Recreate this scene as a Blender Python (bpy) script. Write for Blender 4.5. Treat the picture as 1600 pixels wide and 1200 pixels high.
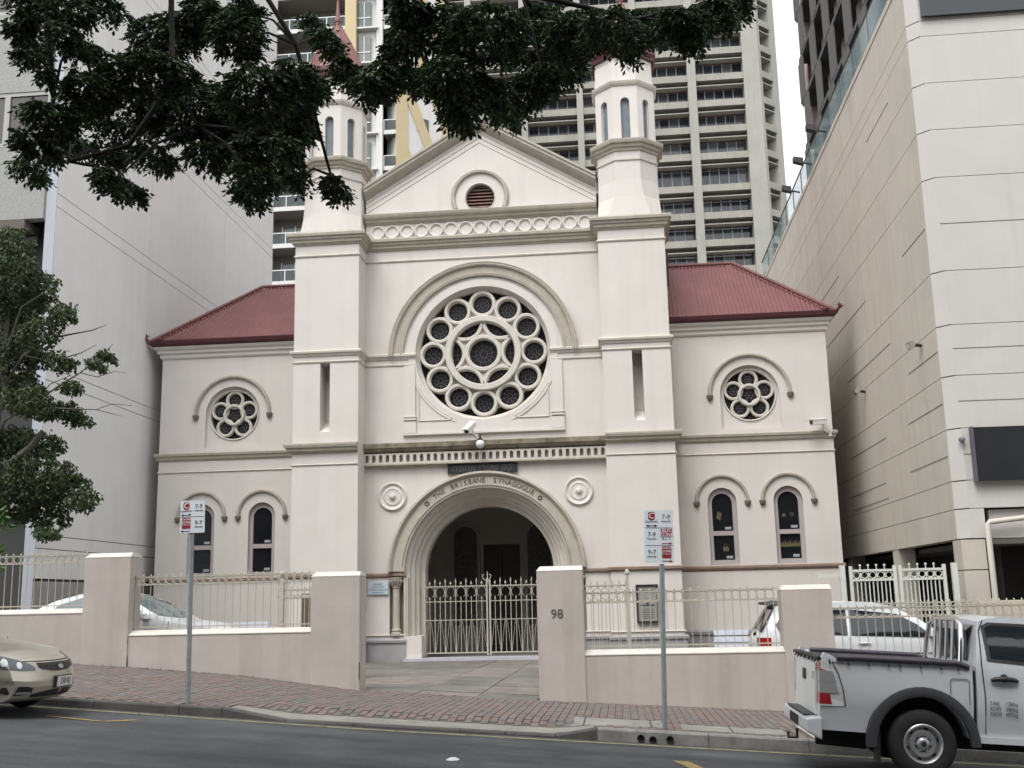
import bpy, bmesh, math, random
from mathutils import Matrix, Vector
from mathutils.geometry import tessellate_polygon
random.seed(11)
S = bpy.context.scene
for o in list(bpy.data.objects): bpy.data.objects.remove(o)
PI = math.pi

# ------------------------------------------------------------------ camera
cam = bpy.data.cameras.new('camera'); cam_o = bpy.data.objects.new('camera', cam)
S.collection.objects.link(cam_o); S.camera = cam_o
cam.sensor_width = 36; cam.lens = 38.25; cam.clip_start = 0.1; cam.clip_end = 4000
_r, _u, _f = ((0.994910, 0.098278, -0.022238), (0.040774, -0.190838, 0.980774), (-0.092145, 0.976689, 0.193874))
cam_o.matrix_world = Matrix(((_r[0], _u[0], -_f[0], 0.0), (_r[1], _u[1], -_f[1], 0.0), (_r[2], _u[2], -_f[2], 1.65), (0, 0, 0, 1)))
S.render.resolution_x = 1024; S.render.resolution_y = 768
S.render.engine = 'CYCLES'
# ------------------------------------------------------------------ overcast daylight
SUN_EL, SUN_AZ = 58.0, 200.0          # azimuth measured from +Y clockwise: light comes over the camera's left shoulder
W = bpy.data.worlds.new('World'); S.world = W; W.use_nodes = True
nt = W.node_tree; nt.nodes.clear()
sky = nt.nodes.new('ShaderNodeTexSky'); sky.sky_type = 'NISHITA'; sky.sun_disc = False
sky.sun_elevation = math.radians(SUN_EL); sky.sun_rotation = math.radians(SUN_AZ)
sky.air_density = 1.2; sky.dust_density = 2.0; sky.ozone_density = 1.0
hs = nt.nodes.new('ShaderNodeHueSaturation'); hs.inputs['Saturation'].default_value = 0.12; hs.inputs['Value'].default_value = 1.0
bg = nt.nodes.new('ShaderNodeBackground'); bg.inputs['Strength'].default_value = 0.15
wo = nt.nodes.new('ShaderNodeOutputWorld')
nt.links.new(sky.outputs[0], hs.inputs['Color']); nt.links.new(hs.outputs[0], bg.inputs['Color']); nt.links.new(bg.outputs[0], wo.inputs['Surface'])
sl = bpy.data.lights.new('sun', 'SUN'); sl.energy = .6; sl.angle = math.radians(25); sl.color = (1.0, 0.97, 0.93)
so = bpy.data.objects.new('sun', sl); S.collection.objects.link(so)
_el, _az = math.radians(SUN_EL), math.radians(SUN_AZ)
sdir = Vector((math.sin(_az) * math.cos(_el), math.cos(_az) * math.cos(_el), math.sin(_el)))
so.rotation_euler = sdir.to_track_quat('Z', 'Y').to_euler()
S.view_settings.view_transform = 'Standard'; S.view_settings.look = 'None'
S.view_settings.gamma = 1.0; S.view_settings.exposure = 1.27; S.view_settings.use_curve_mapping = False

# ------------------------------------------------------------------ materials
MATS = {}
def mat(name, col, rough=0.8, var=0.0, scale=3.0, bump=0.0, bscale=60.0, metal=0.0, spec=0.5, coat=0.0, streak=0.0, col2=None, trans=0.0, alpha=1.0, emit=None):
    if name in MATS: return MATS[name]
    m = bpy.data.materials.new(name); m.use_nodes = True; n = m.node_tree; L = n.links
    b = n.nodes['Principled BSDF']
    b.inputs['Base Color'].default_value = (*col, 1); b.inputs['Roughness'].default_value = rough
    b.inputs['Metallic'].default_value = metal; b.inputs['Specular IOR Level'].default_value = spec
    b.inputs['Coat Weight'].default_value = coat; b.inputs['Coat Roughness'].default_value = 0.08
    b.inputs['Transmission Weight'].default_value = trans; b.inputs['Alpha'].default_value = alpha
    if emit: b.inputs['Emission Color'].default_value = (*emit, 1); b.inputs['Emission Strength'].default_value = 1
    if var or streak or bump:
        tc = n.nodes.new('ShaderNodeTexCoord')
        g = n.nodes.new('ShaderNodeNewGeometry')
    cur = None
    if var:
        t = n.nodes.new('ShaderNodeTexNoise'); t.inputs['Scale'].default_value = scale; t.inputs['Detail'].default_value = 6; t.inputs['Roughness'].default_value = 0.65
        L.new(g.outputs['Position'], t.inputs['Vector'])
        r = n.nodes.new('ShaderNodeMapRange'); r.inputs['From Min'].default_value = 0.3; r.inputs['From Max'].default_value = 0.7
        L.new(t.outputs['Fac'], r.inputs['Value'])
        mx = n.nodes.new('ShaderNodeMix'); mx.data_type = 'RGBA'
        c2 = col2 if col2 else tuple(c * (1 - var) for c in col)
        mx.inputs['A'].default_value = (*c2, 1); mx.inputs['B'].default_value = (*col, 1)
        L.new(r.outputs['Result'], mx.inputs['Factor']); cur = mx.outputs['Result']
    if streak:      # rain streaks: noise stretched along Z
        mp = n.nodes.new('ShaderNodeMapping'); mp.inputs['Scale'].default_value = (2.2, 2.2, 0.14)
        L.new(g.outputs['Position'], mp.inputs['Vector'])
        t2 = n.nodes.new('ShaderNodeTexNoise'); t2.inputs['Scale'].default_value = 1.6; t2.inputs['Detail'].default_value = 7
        L.new(mp.outputs[0], t2.inputs['Vector'])
        r2 = n.nodes.new('ShaderNodeMapRange'); r2.inputs['From Min'].default_value = 0.5; r2.inputs['From Max'].default_value = 0.8
        L.new(t2.outputs['Fac'], r2.inputs['Value'])
        ml = n.nodes.new('ShaderNodeMath'); ml.operation = 'MULTIPLY'; ml.inputs[1].default_value = streak; L.new(r2.outputs[0], ml.inputs[0])
        m2 = n.nodes.new('ShaderNodeMix'); m2.data_type = 'RGBA'
        if cur: L.new(cur, m2.inputs['A'])
        else: m2.inputs['A'].default_value = (*col, 1)
        m2.inputs['B'].default_value = (col[0] * 0.62, col[1] * 0.56, col[2] * 0.46, 1)
        L.new(ml.outputs[0], m2.inputs['Factor']); cur = m2.outputs['Result']
    if cur: L.new(cur, b.inputs['Base Color'])
    if bump:
        t3 = n.nodes.new('ShaderNodeTexNoise'); t3.inputs['Scale'].default_value = bscale; t3.inputs['Detail'].default_value = 4
        L.new(g.outputs['Position'], t3.inputs['Vector'])
        bp = n.nodes.new('ShaderNodeBump'); bp.inputs['Strength'].default_value = bump; bp.inputs['Distance'].default_value = 0.01
        L.new(t3.outputs['Fac'], bp.inputs['Height']); L.new(bp.outputs[0], b.inputs['Normal'])
    MATS[name] = m
    return m
def random_tint(m, cols, island=True):
    """colour each piece (object and mesh island) from a ramp"""
    n = m.node_tree; L = n.links; b = n.nodes['Principled BSDF']
    oi = n.nodes.new('ShaderNodeObjectInfo'); ge = n.nodes.new('ShaderNodeNewGeometry')
    ad = n.nodes.new('ShaderNodeMath'); ad.operation = 'ADD'; L.new(oi.outputs['Random'], ad.inputs[0]); L.new(ge.outputs['Random Per Island'], ad.inputs[1])
    fr = n.nodes.new('ShaderNodeMath'); fr.operation = 'FRACT'; L.new(ad.outputs[0], fr.inputs[0])
    cr = n.nodes.new('ShaderNodeValToRGB'); cr.color_ramp.interpolation = 'CONSTANT' if len(cols) > 3 else 'LINEAR'
    e = cr.color_ramp.elements; e[0].position = 0; e[0].color = (*cols[0], 1); e[1].position = 1.0 / len(cols) if len(cols) > 1 else 1; e[1].color = (*cols[1], 1)
    for i, c in enumerate(cols[2:], 2):
        x = e.new(i / len(cols)); x.color = (*c, 1)
    L.new(fr.outputs[0], cr.inputs[0])
    t = n.nodes.new('ShaderNodeTexNoise'); t.inputs['Scale'].default_value = 9; t.inputs['Detail'].default_value = 5
    L.new(ge.outputs['Position'], t.inputs['Vector'])
    mx = n.nodes.new('ShaderNodeMix'); mx.data_type = 'RGBA'; mx.blend_type = 'MULTIPLY'; mx.inputs['Factor'].default_value = 0.6
    L.new(cr.outputs[0], mx.inputs['A']); 
    r = n.nodes.new('ShaderNodeMapRange'); r.inputs['From Min'].default_value = .3; r.inputs['From Max'].default_value = .7; r.inputs['To Min'].default_value = .55; r.inputs['To Max'].default_value = 1.15
    L.new(t.outputs['Fac'], r.inputs['Value']); L.new(r.outputs[0], mx.inputs['B']); L.new(mx.outputs['Result'], b.inputs['Base Color'])

# ------------------------------------------------------------------ mesh helpers
class MB:
    def __init__(s): s.v = []; s.f = []
    def add(s, vs, fs):
        k = len(s.v); s.v += [tuple(p) for p in vs]; s.f += [tuple(i + k for i in f) for f in fs]; return s
    def box(s, x0, x1, y0, y1, z0, z1):
        vs = [(x0,y0,z0),(x1,y0,z0),(x1,y1,z0),(x0,y1,z0),(x0,y0,z1),(x1,y0,z1),(x1,y1,z1),(x0,y1,z1)]
        return s.add(vs, [(0,3,2,1),(4,5,6,7),(0,1,5,4),(1,2,6,5),(2,3,7,6),(3,0,4,7)])
    def hull8(s, vs):
        return s.add(vs, [(0,3,2,1),(4,5,6,7),(0,1,5,4),(1,2,6,5),(2,3,7,6),(3,0,4,7)])
    def slab(s, outer, holes=(), y0=0, y1=0.1, back=True):
        """polygon (h,z) with holes, extruded from y0 (front) to y1"""
        loops = [list(outer)] + [list(h) for h in holes]
        flat = [p for l in loops for p in l]; n = len(flat)
        tri = tessellate_polygon([[Vector((p[0], p[1], 0)) for p in l] for l in loops])
        k = len(s.v)
        s.v += [(p[0], y0, p[1]) for p in flat] + [(p[0], y1, p[1]) for p in flat]
        for t in tri:
            a, b, c = [flat[i] for i in t]
            ar = (b[0]-a[0])*(c[1]-a[1]) - (b[1]-a[1])*(c[0]-a[0])
            t = tuple(t) if ar > 0 else (t[0], t[2], t[1])      # ccw in (x,z) faces -Y
            s.f.append(tuple(i + k for i in t))
            if back: s.f.append(tuple(i + k + n for i in (t[0], t[2], t[1])))
        off = k
        for li, l in enumerate(loops):
            m = len(l)
            ar = sum(l[i][0]*l[(i+1)%m][1] - l[(i+1)%m][0]*l[i][1] for i in range(m))
            ccw = ar > 0
            for i in range(m):
                a, b = off + i, off + (i+1) % m
                q = (a, a+n, b+n, b) if (ccw == (li == 0)) else (a, b, b+n, a+n)
                s.f.append(q)
            off += m
        return s
    def strip(s, rows, closed_u=False, closed_v=False):
        """grid of points rows[i][j]"""
        k = len(s.v); R = len(rows); Cn = len(rows[0])
        for r in rows: s.v += [tuple(p) for p in r]
        for i in range(R if closed_u else R-1):
            for j in range(Cn if closed_v else Cn-1):
                a = k + i*Cn + j; b = k + i*Cn + (j+1) % Cn
                c = k + ((i+1) % R)*Cn + (j+1) % Cn; d = k + ((i+1) % R)*Cn + j
                s.f.append((a, b, c, d))
        return s
    def arc(s, cx, cz, prof, a0=0.0, a1=PI, n=32, legs=None, closed_prof=False):
        """sweep profile of (r,y) round (cx,cz) in the XZ plane; legs = z of straight feet"""
        rows = []
        full = abs(a1 - a0 - 2*PI) < 1e-6
        if legs is not None: rows.append([(cx + r*math.cos(a0), y, legs) for r, y in prof])
        for i in range(n if full else n+1):
            a = a0 + (a1-a0)*i/n
            rows.append([(cx + r*math.cos(a), y, cz + r*math.sin(a)) for r, y in prof])
        if legs is not None: rows.append([(cx + r*math.cos(a1), y, legs) for r, y in prof])
        s.strip(rows, closed_u=full, closed_v=closed_prof)
        if closed_prof and not full:
            k = len(s.v); m = len(prof)
            s.v += [tuple(p) for p in rows[0]] + [tuple(p) for p in rows[-1]]
            s.f.append(tuple(k+i for i in range(m))); s.f.append(tuple(k+m+i for i in reversed(range(m))))
        return s
    def lathe(s, prof, n=24, axis='Z', o=(0,0,0), a0=0.0, cap=False):
        rows = []
        for i in range(n):
            a = a0 + 2*PI*i/n; c, d = math.cos(a), math.sin(a)
            row = []
            for r, t in prof:
                if axis == 'Z': p = (o[0]+r*c, o[1]+r*d, o[2]+t)
                elif axis == 'Y': p = (o[0]+r*c, o[1]+t, o[2]+r*d)
                else: p = (o[0]+t, o[1]+r*c, o[2]+r*d)
                row.append(p)
            rows.append(row)
        k = len(s.v); s.strip(rows, closed_u=True)
        if cap:
            m = len(prof); s.f.append(tuple(k+i*m for i in range(n))); s.f.append(tuple(k+i*m+m-1 for i in reversed(range(n))))
        return s
    def tube(s, pts, r, n=6, cap=True):
        pts = [Vector(p) for p in pts]; rows = []
        rr = r if isinstance(r, (list, tuple)) else [r]*len(pts)
        up = Vector((0, 0, 1)); prev = None
        for i, p in enumerate(pts):
            d = (pts[min(i+1, len(pts)-1)] - pts[max(i-1, 0)]); d.normalize()
            if prev is None:
                u = d.cross(up) if abs(d.z) < .95 else d.cross(Vector((1, 0, 0)))
            else: u = prev - d*prev.dot(d)
            u.normalize(); prev = u; w = d.cross(u)
            rows.append([p + u*rr[i]*math.cos(2*PI*j/n) + w*rr[i]*math.sin(2*PI*j/n) for j in range(n)])
        k = len(s.v); s.strip(rows, closed_v=True)
        if cap:
            s.f.append(tuple(k+j for j in reversed(range(n)))); e = k+(len(pts)-1)*n; s.f.append(tuple(e+j for j in range(n)))
        return s
    def cornice(s, path, prof, back=0.0):
        """mitred moulding: path of (x,y) left to right, outward = right-hand (-Y for +X travel); prof (out,z)"""
        P = [Vector((a, b)) for a, b in path]; N = len(P); offs = []
        for i in range(N):
            ns = []
            if i > 0: d = (P[i]-P[i-1]).normalized(); ns.append(Vector((d.y, -d.x)))
            if i < N-1: d = (P[i+1]-P[i]).normalized(); ns.append(Vector((d.y, -d.x)))
            if len(ns) == 1: offs.append(ns[0])
            else:
                m = (ns[0]+ns[1]).normalized(); offs.append(m / max(.2, m.dot(ns[0])))
        pf = [(-back, prof[0][1])] + list(prof) + [(-back, prof[-1][1])]
        rows = [[(P[i].x + offs[i].x*o, P[i].y + offs[i].y*o, z) for o, z in pf] for i in range(N)]
        k = len(s.v); s.strip(rows); m = len(pf)
        s.f.append(tuple(k+j for j in range(m))); s.f.append(tuple(k+(N-1)*m+j for j in reversed(range(m))))
        return s
    def prism(s, poly, z0, z1, taper=None, top=None):
        """polygon (x,y) extruded in Z; top = polygon for upper ring"""
        n = len(poly); t = top or poly
        vs = [(p[0], p[1], z0) for p in poly] + [(p[0], p[1], z1) for p in t]
        return s.add(vs, [tuple(reversed(range(n))), tuple(range(n, 2*n))] + [(i, (i+1) % n, (i+1) % n + n, i+n) for i in range(n)])
    def mesh(s, name, smooth=None):
        me = bpy.data.meshes.new(name); me.from_pydata(s.v, [], s.f); me.update()
        bm = bmesh.new(); bm.from_mesh(me); bmesh.ops.recalc_face_normals(bm, faces=bm.faces); bm.to_mesh(me); bm.free()
        if smooth is not None:
            me.polygons.foreach_set('use_smooth', [True]*len(me.polygons)); me.set_sharp_from_angle(angle=math.radians(smooth))
        return me
    def build(s, name, m, parent=None, smooth=None, loc=None, rot=None):
        o = bpy.data.objects.new(name, s.mesh(name, smooth)); S.collection.objects.link(o)
        if m: o.data.materials.append(m)
        o.parent = parent
        if loc: o.location = loc
        if rot: o.rotation_euler = rot
        return o
def link_copy(src, parent=None, loc=None, rot=None, name=None):
    o = src.copy(); S.collection.objects.link(o); o.parent = parent if parent else src.parent
    if loc is not None: o.location = loc
    if rot is not None: o.rotation_euler = rot
    return o
def tag(o, label, cat, group=None):
    o['label'] = label; o['category'] = cat
    if group: o['group'] = group
    return o
def struct(o): o['kind'] = 'structure'; return o
def stuff(o): o['kind'] = 'stuff'; return o
def empty(name, loc=(0,0,0), rot=(0,0,0), label=None, cat=None, group=None, scale=None):
    o = bpy.data.objects.new(name, None); S.collection.objects.link(o); o.location = loc; o.rotation_euler = rot; o.empty_display_size = .2
    if scale: o.scale = (scale,)*3
    if label: tag(o, label, cat, group)
    return o
def circ(cx, cz, r, n=40, a0=0, a1=2*PI, end=False):
    return [(cx + r*math.cos(a0+(a1-a0)*i/n), cz + r*math.sin(a0+(a1-a0)*i/n)) for i in range(n + (1 if end else 0))]
def text_mesh(body, size, depth=.003, align='CENTER'):
    c = bpy.data.curves.new('t', 'FONT'); c.body = body; c.size = size; c.extrude = depth; c.align_x = align; c.align_y = 'CENTER'; c.resolution_u = 3
    o = bpy.data.objects.new('t', c); S.collection.objects.link(o)
    dg = bpy.context.evaluated_depsgraph_get(); me = bpy.data.meshes.new_from_object(o.evaluated_get(dg))
    bpy.data.objects.remove(o); bpy.data.curves.remove(c)
    return me
def text_into(mb, body, size, M, depth=.003, align='CENTER'):
    me = text_mesh(body, size, depth, align)
    mb.add([M @ v.co for v in me.vertices], [tuple(p.vertices) for p in me.polygons]); bpy.data.meshes.remove(me)
UPR = Matrix.Rotation(PI/2, 4, 'X')       # text lying in XY -> upright facing -Y
def text_at(mb, body, size, x, y, z, depth=.003, align='CENTER', rot=0.0, sx=1.0):
    text_into(mb, body, size, Matrix.Translation((x, y, z)) @ Matrix.Rotation(-rot, 4, 'Y') @ UPR @ Matrix.Diagonal((sx, 1, 1, 1)), depth, align)

# palette (base colours of the real surfaces)
M_WALL = mat('cream_render', (.655, .62, .582), .9, .07, 1.2, .15, 90, streak=.15)
M_TRIM = mat('stone_trim', (.46, .425, .355), .9, .2, 4, .2, 70, streak=.4)
M_TRIML = mat('pale_trim', (.60, .565, .505), .9, .12, 4, .15, 70, streak=.3)
M_TRACE = mat('tracery_stone', (.60, .57, .51), .9, .12, 6, .1)
M_BWALL = mat('boundary_render', (.485, .445, .41), .92, .16, 1.6, .35, 120, streak=.45)
M_COPE = mat('coping_paint', (.60, .58, .53), .85, .15, 5, .1)
M_ROOF = mat('red_metal_roof', (.19, .068, .068), .6, .3, 1.1, streak=.25)
M_GUT = mat('maroon_gutter', (.085, .022, .028), .5, .2, 4)
M_SPIRE = mat('spire_metal', (.22, .10, .095), .55, .2, 2, streak=.4)
M_IRON = mat('cream_iron', (.46, .435, .365), .6, .2, 12)
M_WHITE = mat('white_paint', (.78, .78, .76), .5, .06, 3)
M_DARK = mat('dark_void', (.012, .012, .013), .9)
M_BLACK = mat('black_plastic', (.018, .018, .02), .5)
M_GLASS = mat('dark_window_glass', (.010, .012, .015), .06, spec=.5)
M_LEAD = mat('lead_came', (.15, .15, .155), .7)
M_GREYMETAL = mat('galvanised_steel', (.30, .33, .345), .5, .3, 8, metal=.3)
M_CHROME = mat('chrome', (.75, .75, .76), .18, metal=1)

# ================================================================== GROUND, ROAD, FOOTPATH
YK, YW = 13.5, 17.5                     # kerb face and boundary-wall face
def zk(x): return .09 - .064*x          # footpath height at the kerb: the street falls to the right
_ZW = [(-60, 3.9), (-9.0, .78), (-6.19, .55), (-4.23, .29), (-1.33, .09), (1.57, -.07), (60, -3.4)]
def lerp(t, a, b): return a + (b-a)*t
def zw(x):
    for (a, za), (b, zb) in zip(_ZW, _ZW[1:]):
        if x <= b: return lerp((x-a)/(b-a), za, zb)
    return _ZW[-1][1]
def drive_drop(x):                      # 1 inside the dropped crossing, 0 where the kerb is full height
    if x < -4.95 or x > -.35: return 0.0
    if x < -4.15: return (x+4.95)/.8
    if x > -.85: return (-.35-x)/.5
    return 1.0
def zf(x, y):                           # footpath surface
    t = max(0.0, min(1.0, (y-YK)/(YW-YK)))
    d = drive_drop(x)*max(0, min(1, 1-(y-YK-.15)/.7))*.10
    return lerp(t, zk(x), zw(x)) - d
def zr(x, y): return zk(x) - lerp(max(0.0, min(1.0, (x+7.0)/4.0)), .08, .13) + .018*(YK-y) - (.036*(6.5-y) if y < 6.5 else 0)
def zyard(x): return .03 + (.10*min(4, -7-x) if x < -7 else 0) - (.05*min(8, x+.6) if x > -.6 else 0)
M_ASPH = mat('asphalt', (.076, .082, .088), .9, .35, 2.5, .6, 260)
def weather_road(m):
    n = m.node_tree; L = n.links; b = n.nodes['Principled BSDF']; src = b.inputs['Base Color'].links[0].from_socket
    g = n.nodes.new('ShaderNodeNewGeometry')
    def layer(src, vec_scale, scale, lo, hi, f0, f1, detail=5):
        mp = n.nodes.new('ShaderNodeMapping'); mp.inputs['Scale'].default_value = vec_scale; L.new(g.outputs['Position'], mp.inputs['Vector'])
        t = n.nodes.new('ShaderNodeTexNoise'); t.inputs['Scale'].default_value = scale; t.inputs['Detail'].default_value = detail; L.new(mp.outputs[0], t.inputs['Vector'])
        r = n.nodes.new('ShaderNodeMapRange'); r.inputs['From Min'].default_value = f0; r.inputs['From Max'].default_value = f1; r.inputs['To Min'].default_value = lo; r.inputs['To Max'].default_value = hi; L.new(t.outputs['Fac'], r.inputs['Value'])
        x = n.nodes.new('ShaderNodeMix'); x.data_type = 'RGBA'; x.blend_type = 'MULTIPLY'; x.inputs['Factor'].default_value = 1
        L.new(src, x.inputs['A']); L.new(r.outputs[0], x.inputs['B']); return x.outputs['Result']
    c = layer(src, (1,1,1), 95, .55, 1.5, .3, .7, 2)          # aggregate
    c = layer(c, (.12,1.6,1), 1.2, .72, 1.2, .35, .65)         # tyre-worn bands along the street
    c = layer(c, (1,1,1), .9, .8, 1.12, .4, .62)               # patches and old oil
    L.new(c, b.inputs['Base Color'])
weather_road(M_ASPH)
M_CONC = mat('old_concrete', (.27, .26, .235), .92, .35, 2.2, .4, 90)
M_KERB = mat('kerb_concrete', (.10, .097, .09), .92, .45, 3.5, .4, 90)
M_KERBL = mat('painted_kerb', (.27, .265, .25), .9, .45, 5, .3, 90)
M_GROUND = mat('ground_bitumen', (.12, .115, .105), .95, .3, .8)
M_JOINT = mat('paver_joint_sand', (.11, .10, .085), .95, .3, 20)
M_PAVE = mat('clay_paver', (.2, .1, .08), .9, 0, 1, .3, 120)
random_tint(M_PAVE, [(.165, .125, .112), (.155, .14, .13), (.18, .133, .118), (.14, .135, .128), (.17, .147, .133), (.195, .137, .12), (.16, .128, .116)])
M_YEL = mat('faded_yellow_paint', (.42, .30, .08), .85, .45, 14, col2=(.14, .12, .07))
M_YELG = mat('gutter_line_paint', (.27, .26, .13), .9, .5, 10, col2=(.12, .12, .10))

xs = [-90, -60, -40, -30, -22, -16, -12] + [-10 + .5*i for i in range(41)] + [12, 16, 22, 30, 45, 60, 90]
ys = [-14, -6, 2.2, 4, 6.5, 9, 11, 12.5, 13.1, 13.5]
mb = MB(); mb.strip([[(x, y, zr(x, y)) for y in ys] for x in xs]); road = struct(mb.build('road', M_ASPH))
# wide terrain sheet: the yards, then the city floor out to the horizon
gx = [-1500, -400, -120, -60, -30, -18, -12, -11, -8, -7, -4, -.6, 0, 4, 7.4, 12, 30, 60, 120, 400, 1500]
gy = [17.6, 20, 24, 28, 34, 60, 140, 400, 1800]
mb = MB(); mb.strip([[(x, y, zyard(x) if y < 50 else zyard(x)) for y in gy] for x in gx]); struct(mb.build('ground', M_GROUND))
mb = MB(); mb.strip([[(x, y, zk(x) - .7) for y in (-1500, -14)] for x in gx]); struct(mb.build('ground', M_GROUND))
# footpath bed
fx = [-90, -50, -30, -20] + [-14 + .35*i for i in range(70)] + [14, 20, 30, 50, 90]
fy = [YK+.13, YK+.3, YK+.5, YK+.7, 14.6, 15.5, 16.5, 17.62]
mb = MB(); mb.strip([[(x, y, zf(x, y) - .004) for y in fy] for x in fx]); foot = struct(mb.build('footpath', M_JOINT))
# pavers: stretcher courses, long side pointing away from the kerb
pw, pl, gap, th = .104, .208, .006, .03
COVERS = [(-.70, .46, 13.98, 14.86), (.66, 1.95, 13.9, 14.55)]
cells = []
i = 0; x = -9.2
while x < 4.6:
    y = YK + .15 + (pl/2 if i % 2 else 0)
    while y < YW - .1:
        if not (-4.98 < x < -.3 and y < YK+.40) and not (x > 2.1 and y < 15.2) and not any(a-.06 < x < b+.0 and c-.1 < y < d for a, b, c, d in COVERS):
            cells.append((x + pw/2, y + pl/2))
        y += pl
    x += pw; i += 1
def paver_rot(x, y):
    e = .05
    dzx = (zf(x+e, y) - zf(x-e, y))/(2*e); dzy = (zf(x, y+e) - zf(x, y-e))/(2*e)
    return (math.atan(dzy), -math.atan(dzx), 0)
pm = MB(); a, b = pw/2-gap/2, pl/2-gap/2
pm.hull8([(-a,-b,-th),(a,-b,-th),(a,b,-th),(-a,b,-th),(-a+.004,-b+.004,.006),(a-.004,-b+.004,.006),(a-.004,b-.004,.006),(-a+.004,b-.004,.006)])
pme = pm.mesh('paver'); pme.materials.append(M_PAVE)
vis = [c for c in cells if -7.6 < c[0] < 2.2 ]
vis.sort(key=lambda c: c[1] + abs(c[0]+2)*.06)
near = set(vis[:300])
for c in vis[:300]:
    o = bpy.data.objects.new('paver', pme); S.collection.objects.link(o); o.parent = foot
    o.location = (c[0], c[1], zf(*c) + random.uniform(-.002, .003)); r = paver_rot(*c)
    o.rotation_euler = (r[0]+random.uniform(-.01, .01), r[1]+random.uniform(-.012, .012), random.uniform(-.01, .01))
mb = MB()
for c in cells:
    if c in near: continue
    dz = random.uniform(-.002, .003); P = []
    for (sx, sy, t) in ((-1,-1,0),(1,-1,0),(1,1,0),(-1,1,0),(-1,-1,1),(1,-1,1),(1,1,1),(-1,1,1)):
        X, Y = c[0]+sx*(a-.003*t), c[1]+sy*(b-.003*t); P.append((X, Y, zf(X, Y)+dz+(.006 if t else -th)))
    mb.hull8(P)
stuff(mb.build('pavers', M_PAVE, foot))
# service-pit covers set into the paving
for (x0, x1, y0, y1) in COVERS:
    cuts = [x0, x0+.17, x1-.16, x1] if x0 < 0 else [x0, x0+.62, x1]
    root = empty('pit_cover', ((x0+x1)/2, y0, zf((x0+x1)/2, y0)), label='grey concrete pit cover in the paving left of the right sign post' if x0 < 0 else 'grey concrete pit cover in the paving right of the right sign post', cat='pit cover', group='pit covers in the footpath')
    for u, v in zip(cuts, cuts[1:]):
        m = MB(); P = []
        for (X, Y, t) in ((u+.012,y0,0),(v-.012,y0,0),(v-.012,y1,0),(u+.012,y1,0),(u+.012,y0,1),(v-.012,y0,1),(v-.012,y1,1),(u+.012,y1,1)):
            P.append((X-(x0+x1)/2, Y-y0, zf(X, Y)-zf((x0+x1)/2, y0)+(.010 if t else -.04)))
        m.hull8(P); m.build('lid', M_CONC if v-u > .3 else M_KERBL, root)
# kerb stones
kerb = struct(empty('kerb')); del kerb['kind']; kerb['kind'] = 'structure'
kx = [-30, -24, -20, -17, -14.5, -12.4, -10.6, -9.1, -7.8, -6.6, -5.5, -4.95, -4.15, -3.3, -2.0, -1.45, -.85, -.35, .12, .95, 2.1, 3.3, 4.6, 6, 8, 11, 15, 20, 30]
for u, v in zip(kx, kx[1:]):
    m = MB(); g = .004; P = []
    def kp(x, y, top): return (x, y, (zk(x) + .012 - .115*drive_drop(x)) if top else zk(x)-.3)
    rows = []
    n = max(1, int((v-u)/.2))
    for q in range(n+1):
        x = lerp(q/n, u+g, v-g); zt = zk(x)+.012-.104*drive_drop(x); zb = zk(x)-.3; c = .018
        rows.append([(x, YK-.015, zb), (x, YK, zt-c-.0), (x, YK+c, zt), (x, YK+.14, zt), (x, YK+.14, zb)])
    m.strip(rows, closed_v=True); k = len(m.v); m.v += rows[0] + rows[-1]; m.f += [(k,k+1,k+2,k+3,k+4), (k+9,k+8,k+7,k+6,k+5)]
    m.build('kerb_stone', M_KERBL if u >= -.36 else M_KERB, kerb, smooth=40)
# weep holes below the right sign post, their shade painted as dark discs
for j, (hx, hz) in enumerate(((.12+.04, .0), (.30, -.012), (.50, .004))):
    m = MB(); m.lathe([(.034, -.02), (.044, -.02), (.044, .0), (.032, .002), (.030, .02)], 14, 'Y'); m.lathe([(0, .0), (.034, .0)], 14, 'Y')
    m.build('drain_pipe', M_DARK, kerb, loc=(hx, YK-.006, zk(hx)-.075+hz))
# concrete crossing strip behind the dropped kerb
mb = MB(); X = [-4.9 + .25*i for i in range(19)]
mb.strip([[(x, y, zf(x, y) + .009) for y in (YK+.142, YK+.3, YK+.42)] for x in X]); struct(mb.build('driveway_crossing', M_CONC))
# concrete ramp on the right, behind the utility
mb = MB(); mb.strip([[(x, y, zf(x, y) + .0095) for y in (YK+.14, 14.4, 15.2)] for x in (2.2, 3, 4, 5, 6.5)]); struct(mb.build('driveway_ramp', mat('pale_concrete', (.40, .37, .33), .9, .25, 2))) 
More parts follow.
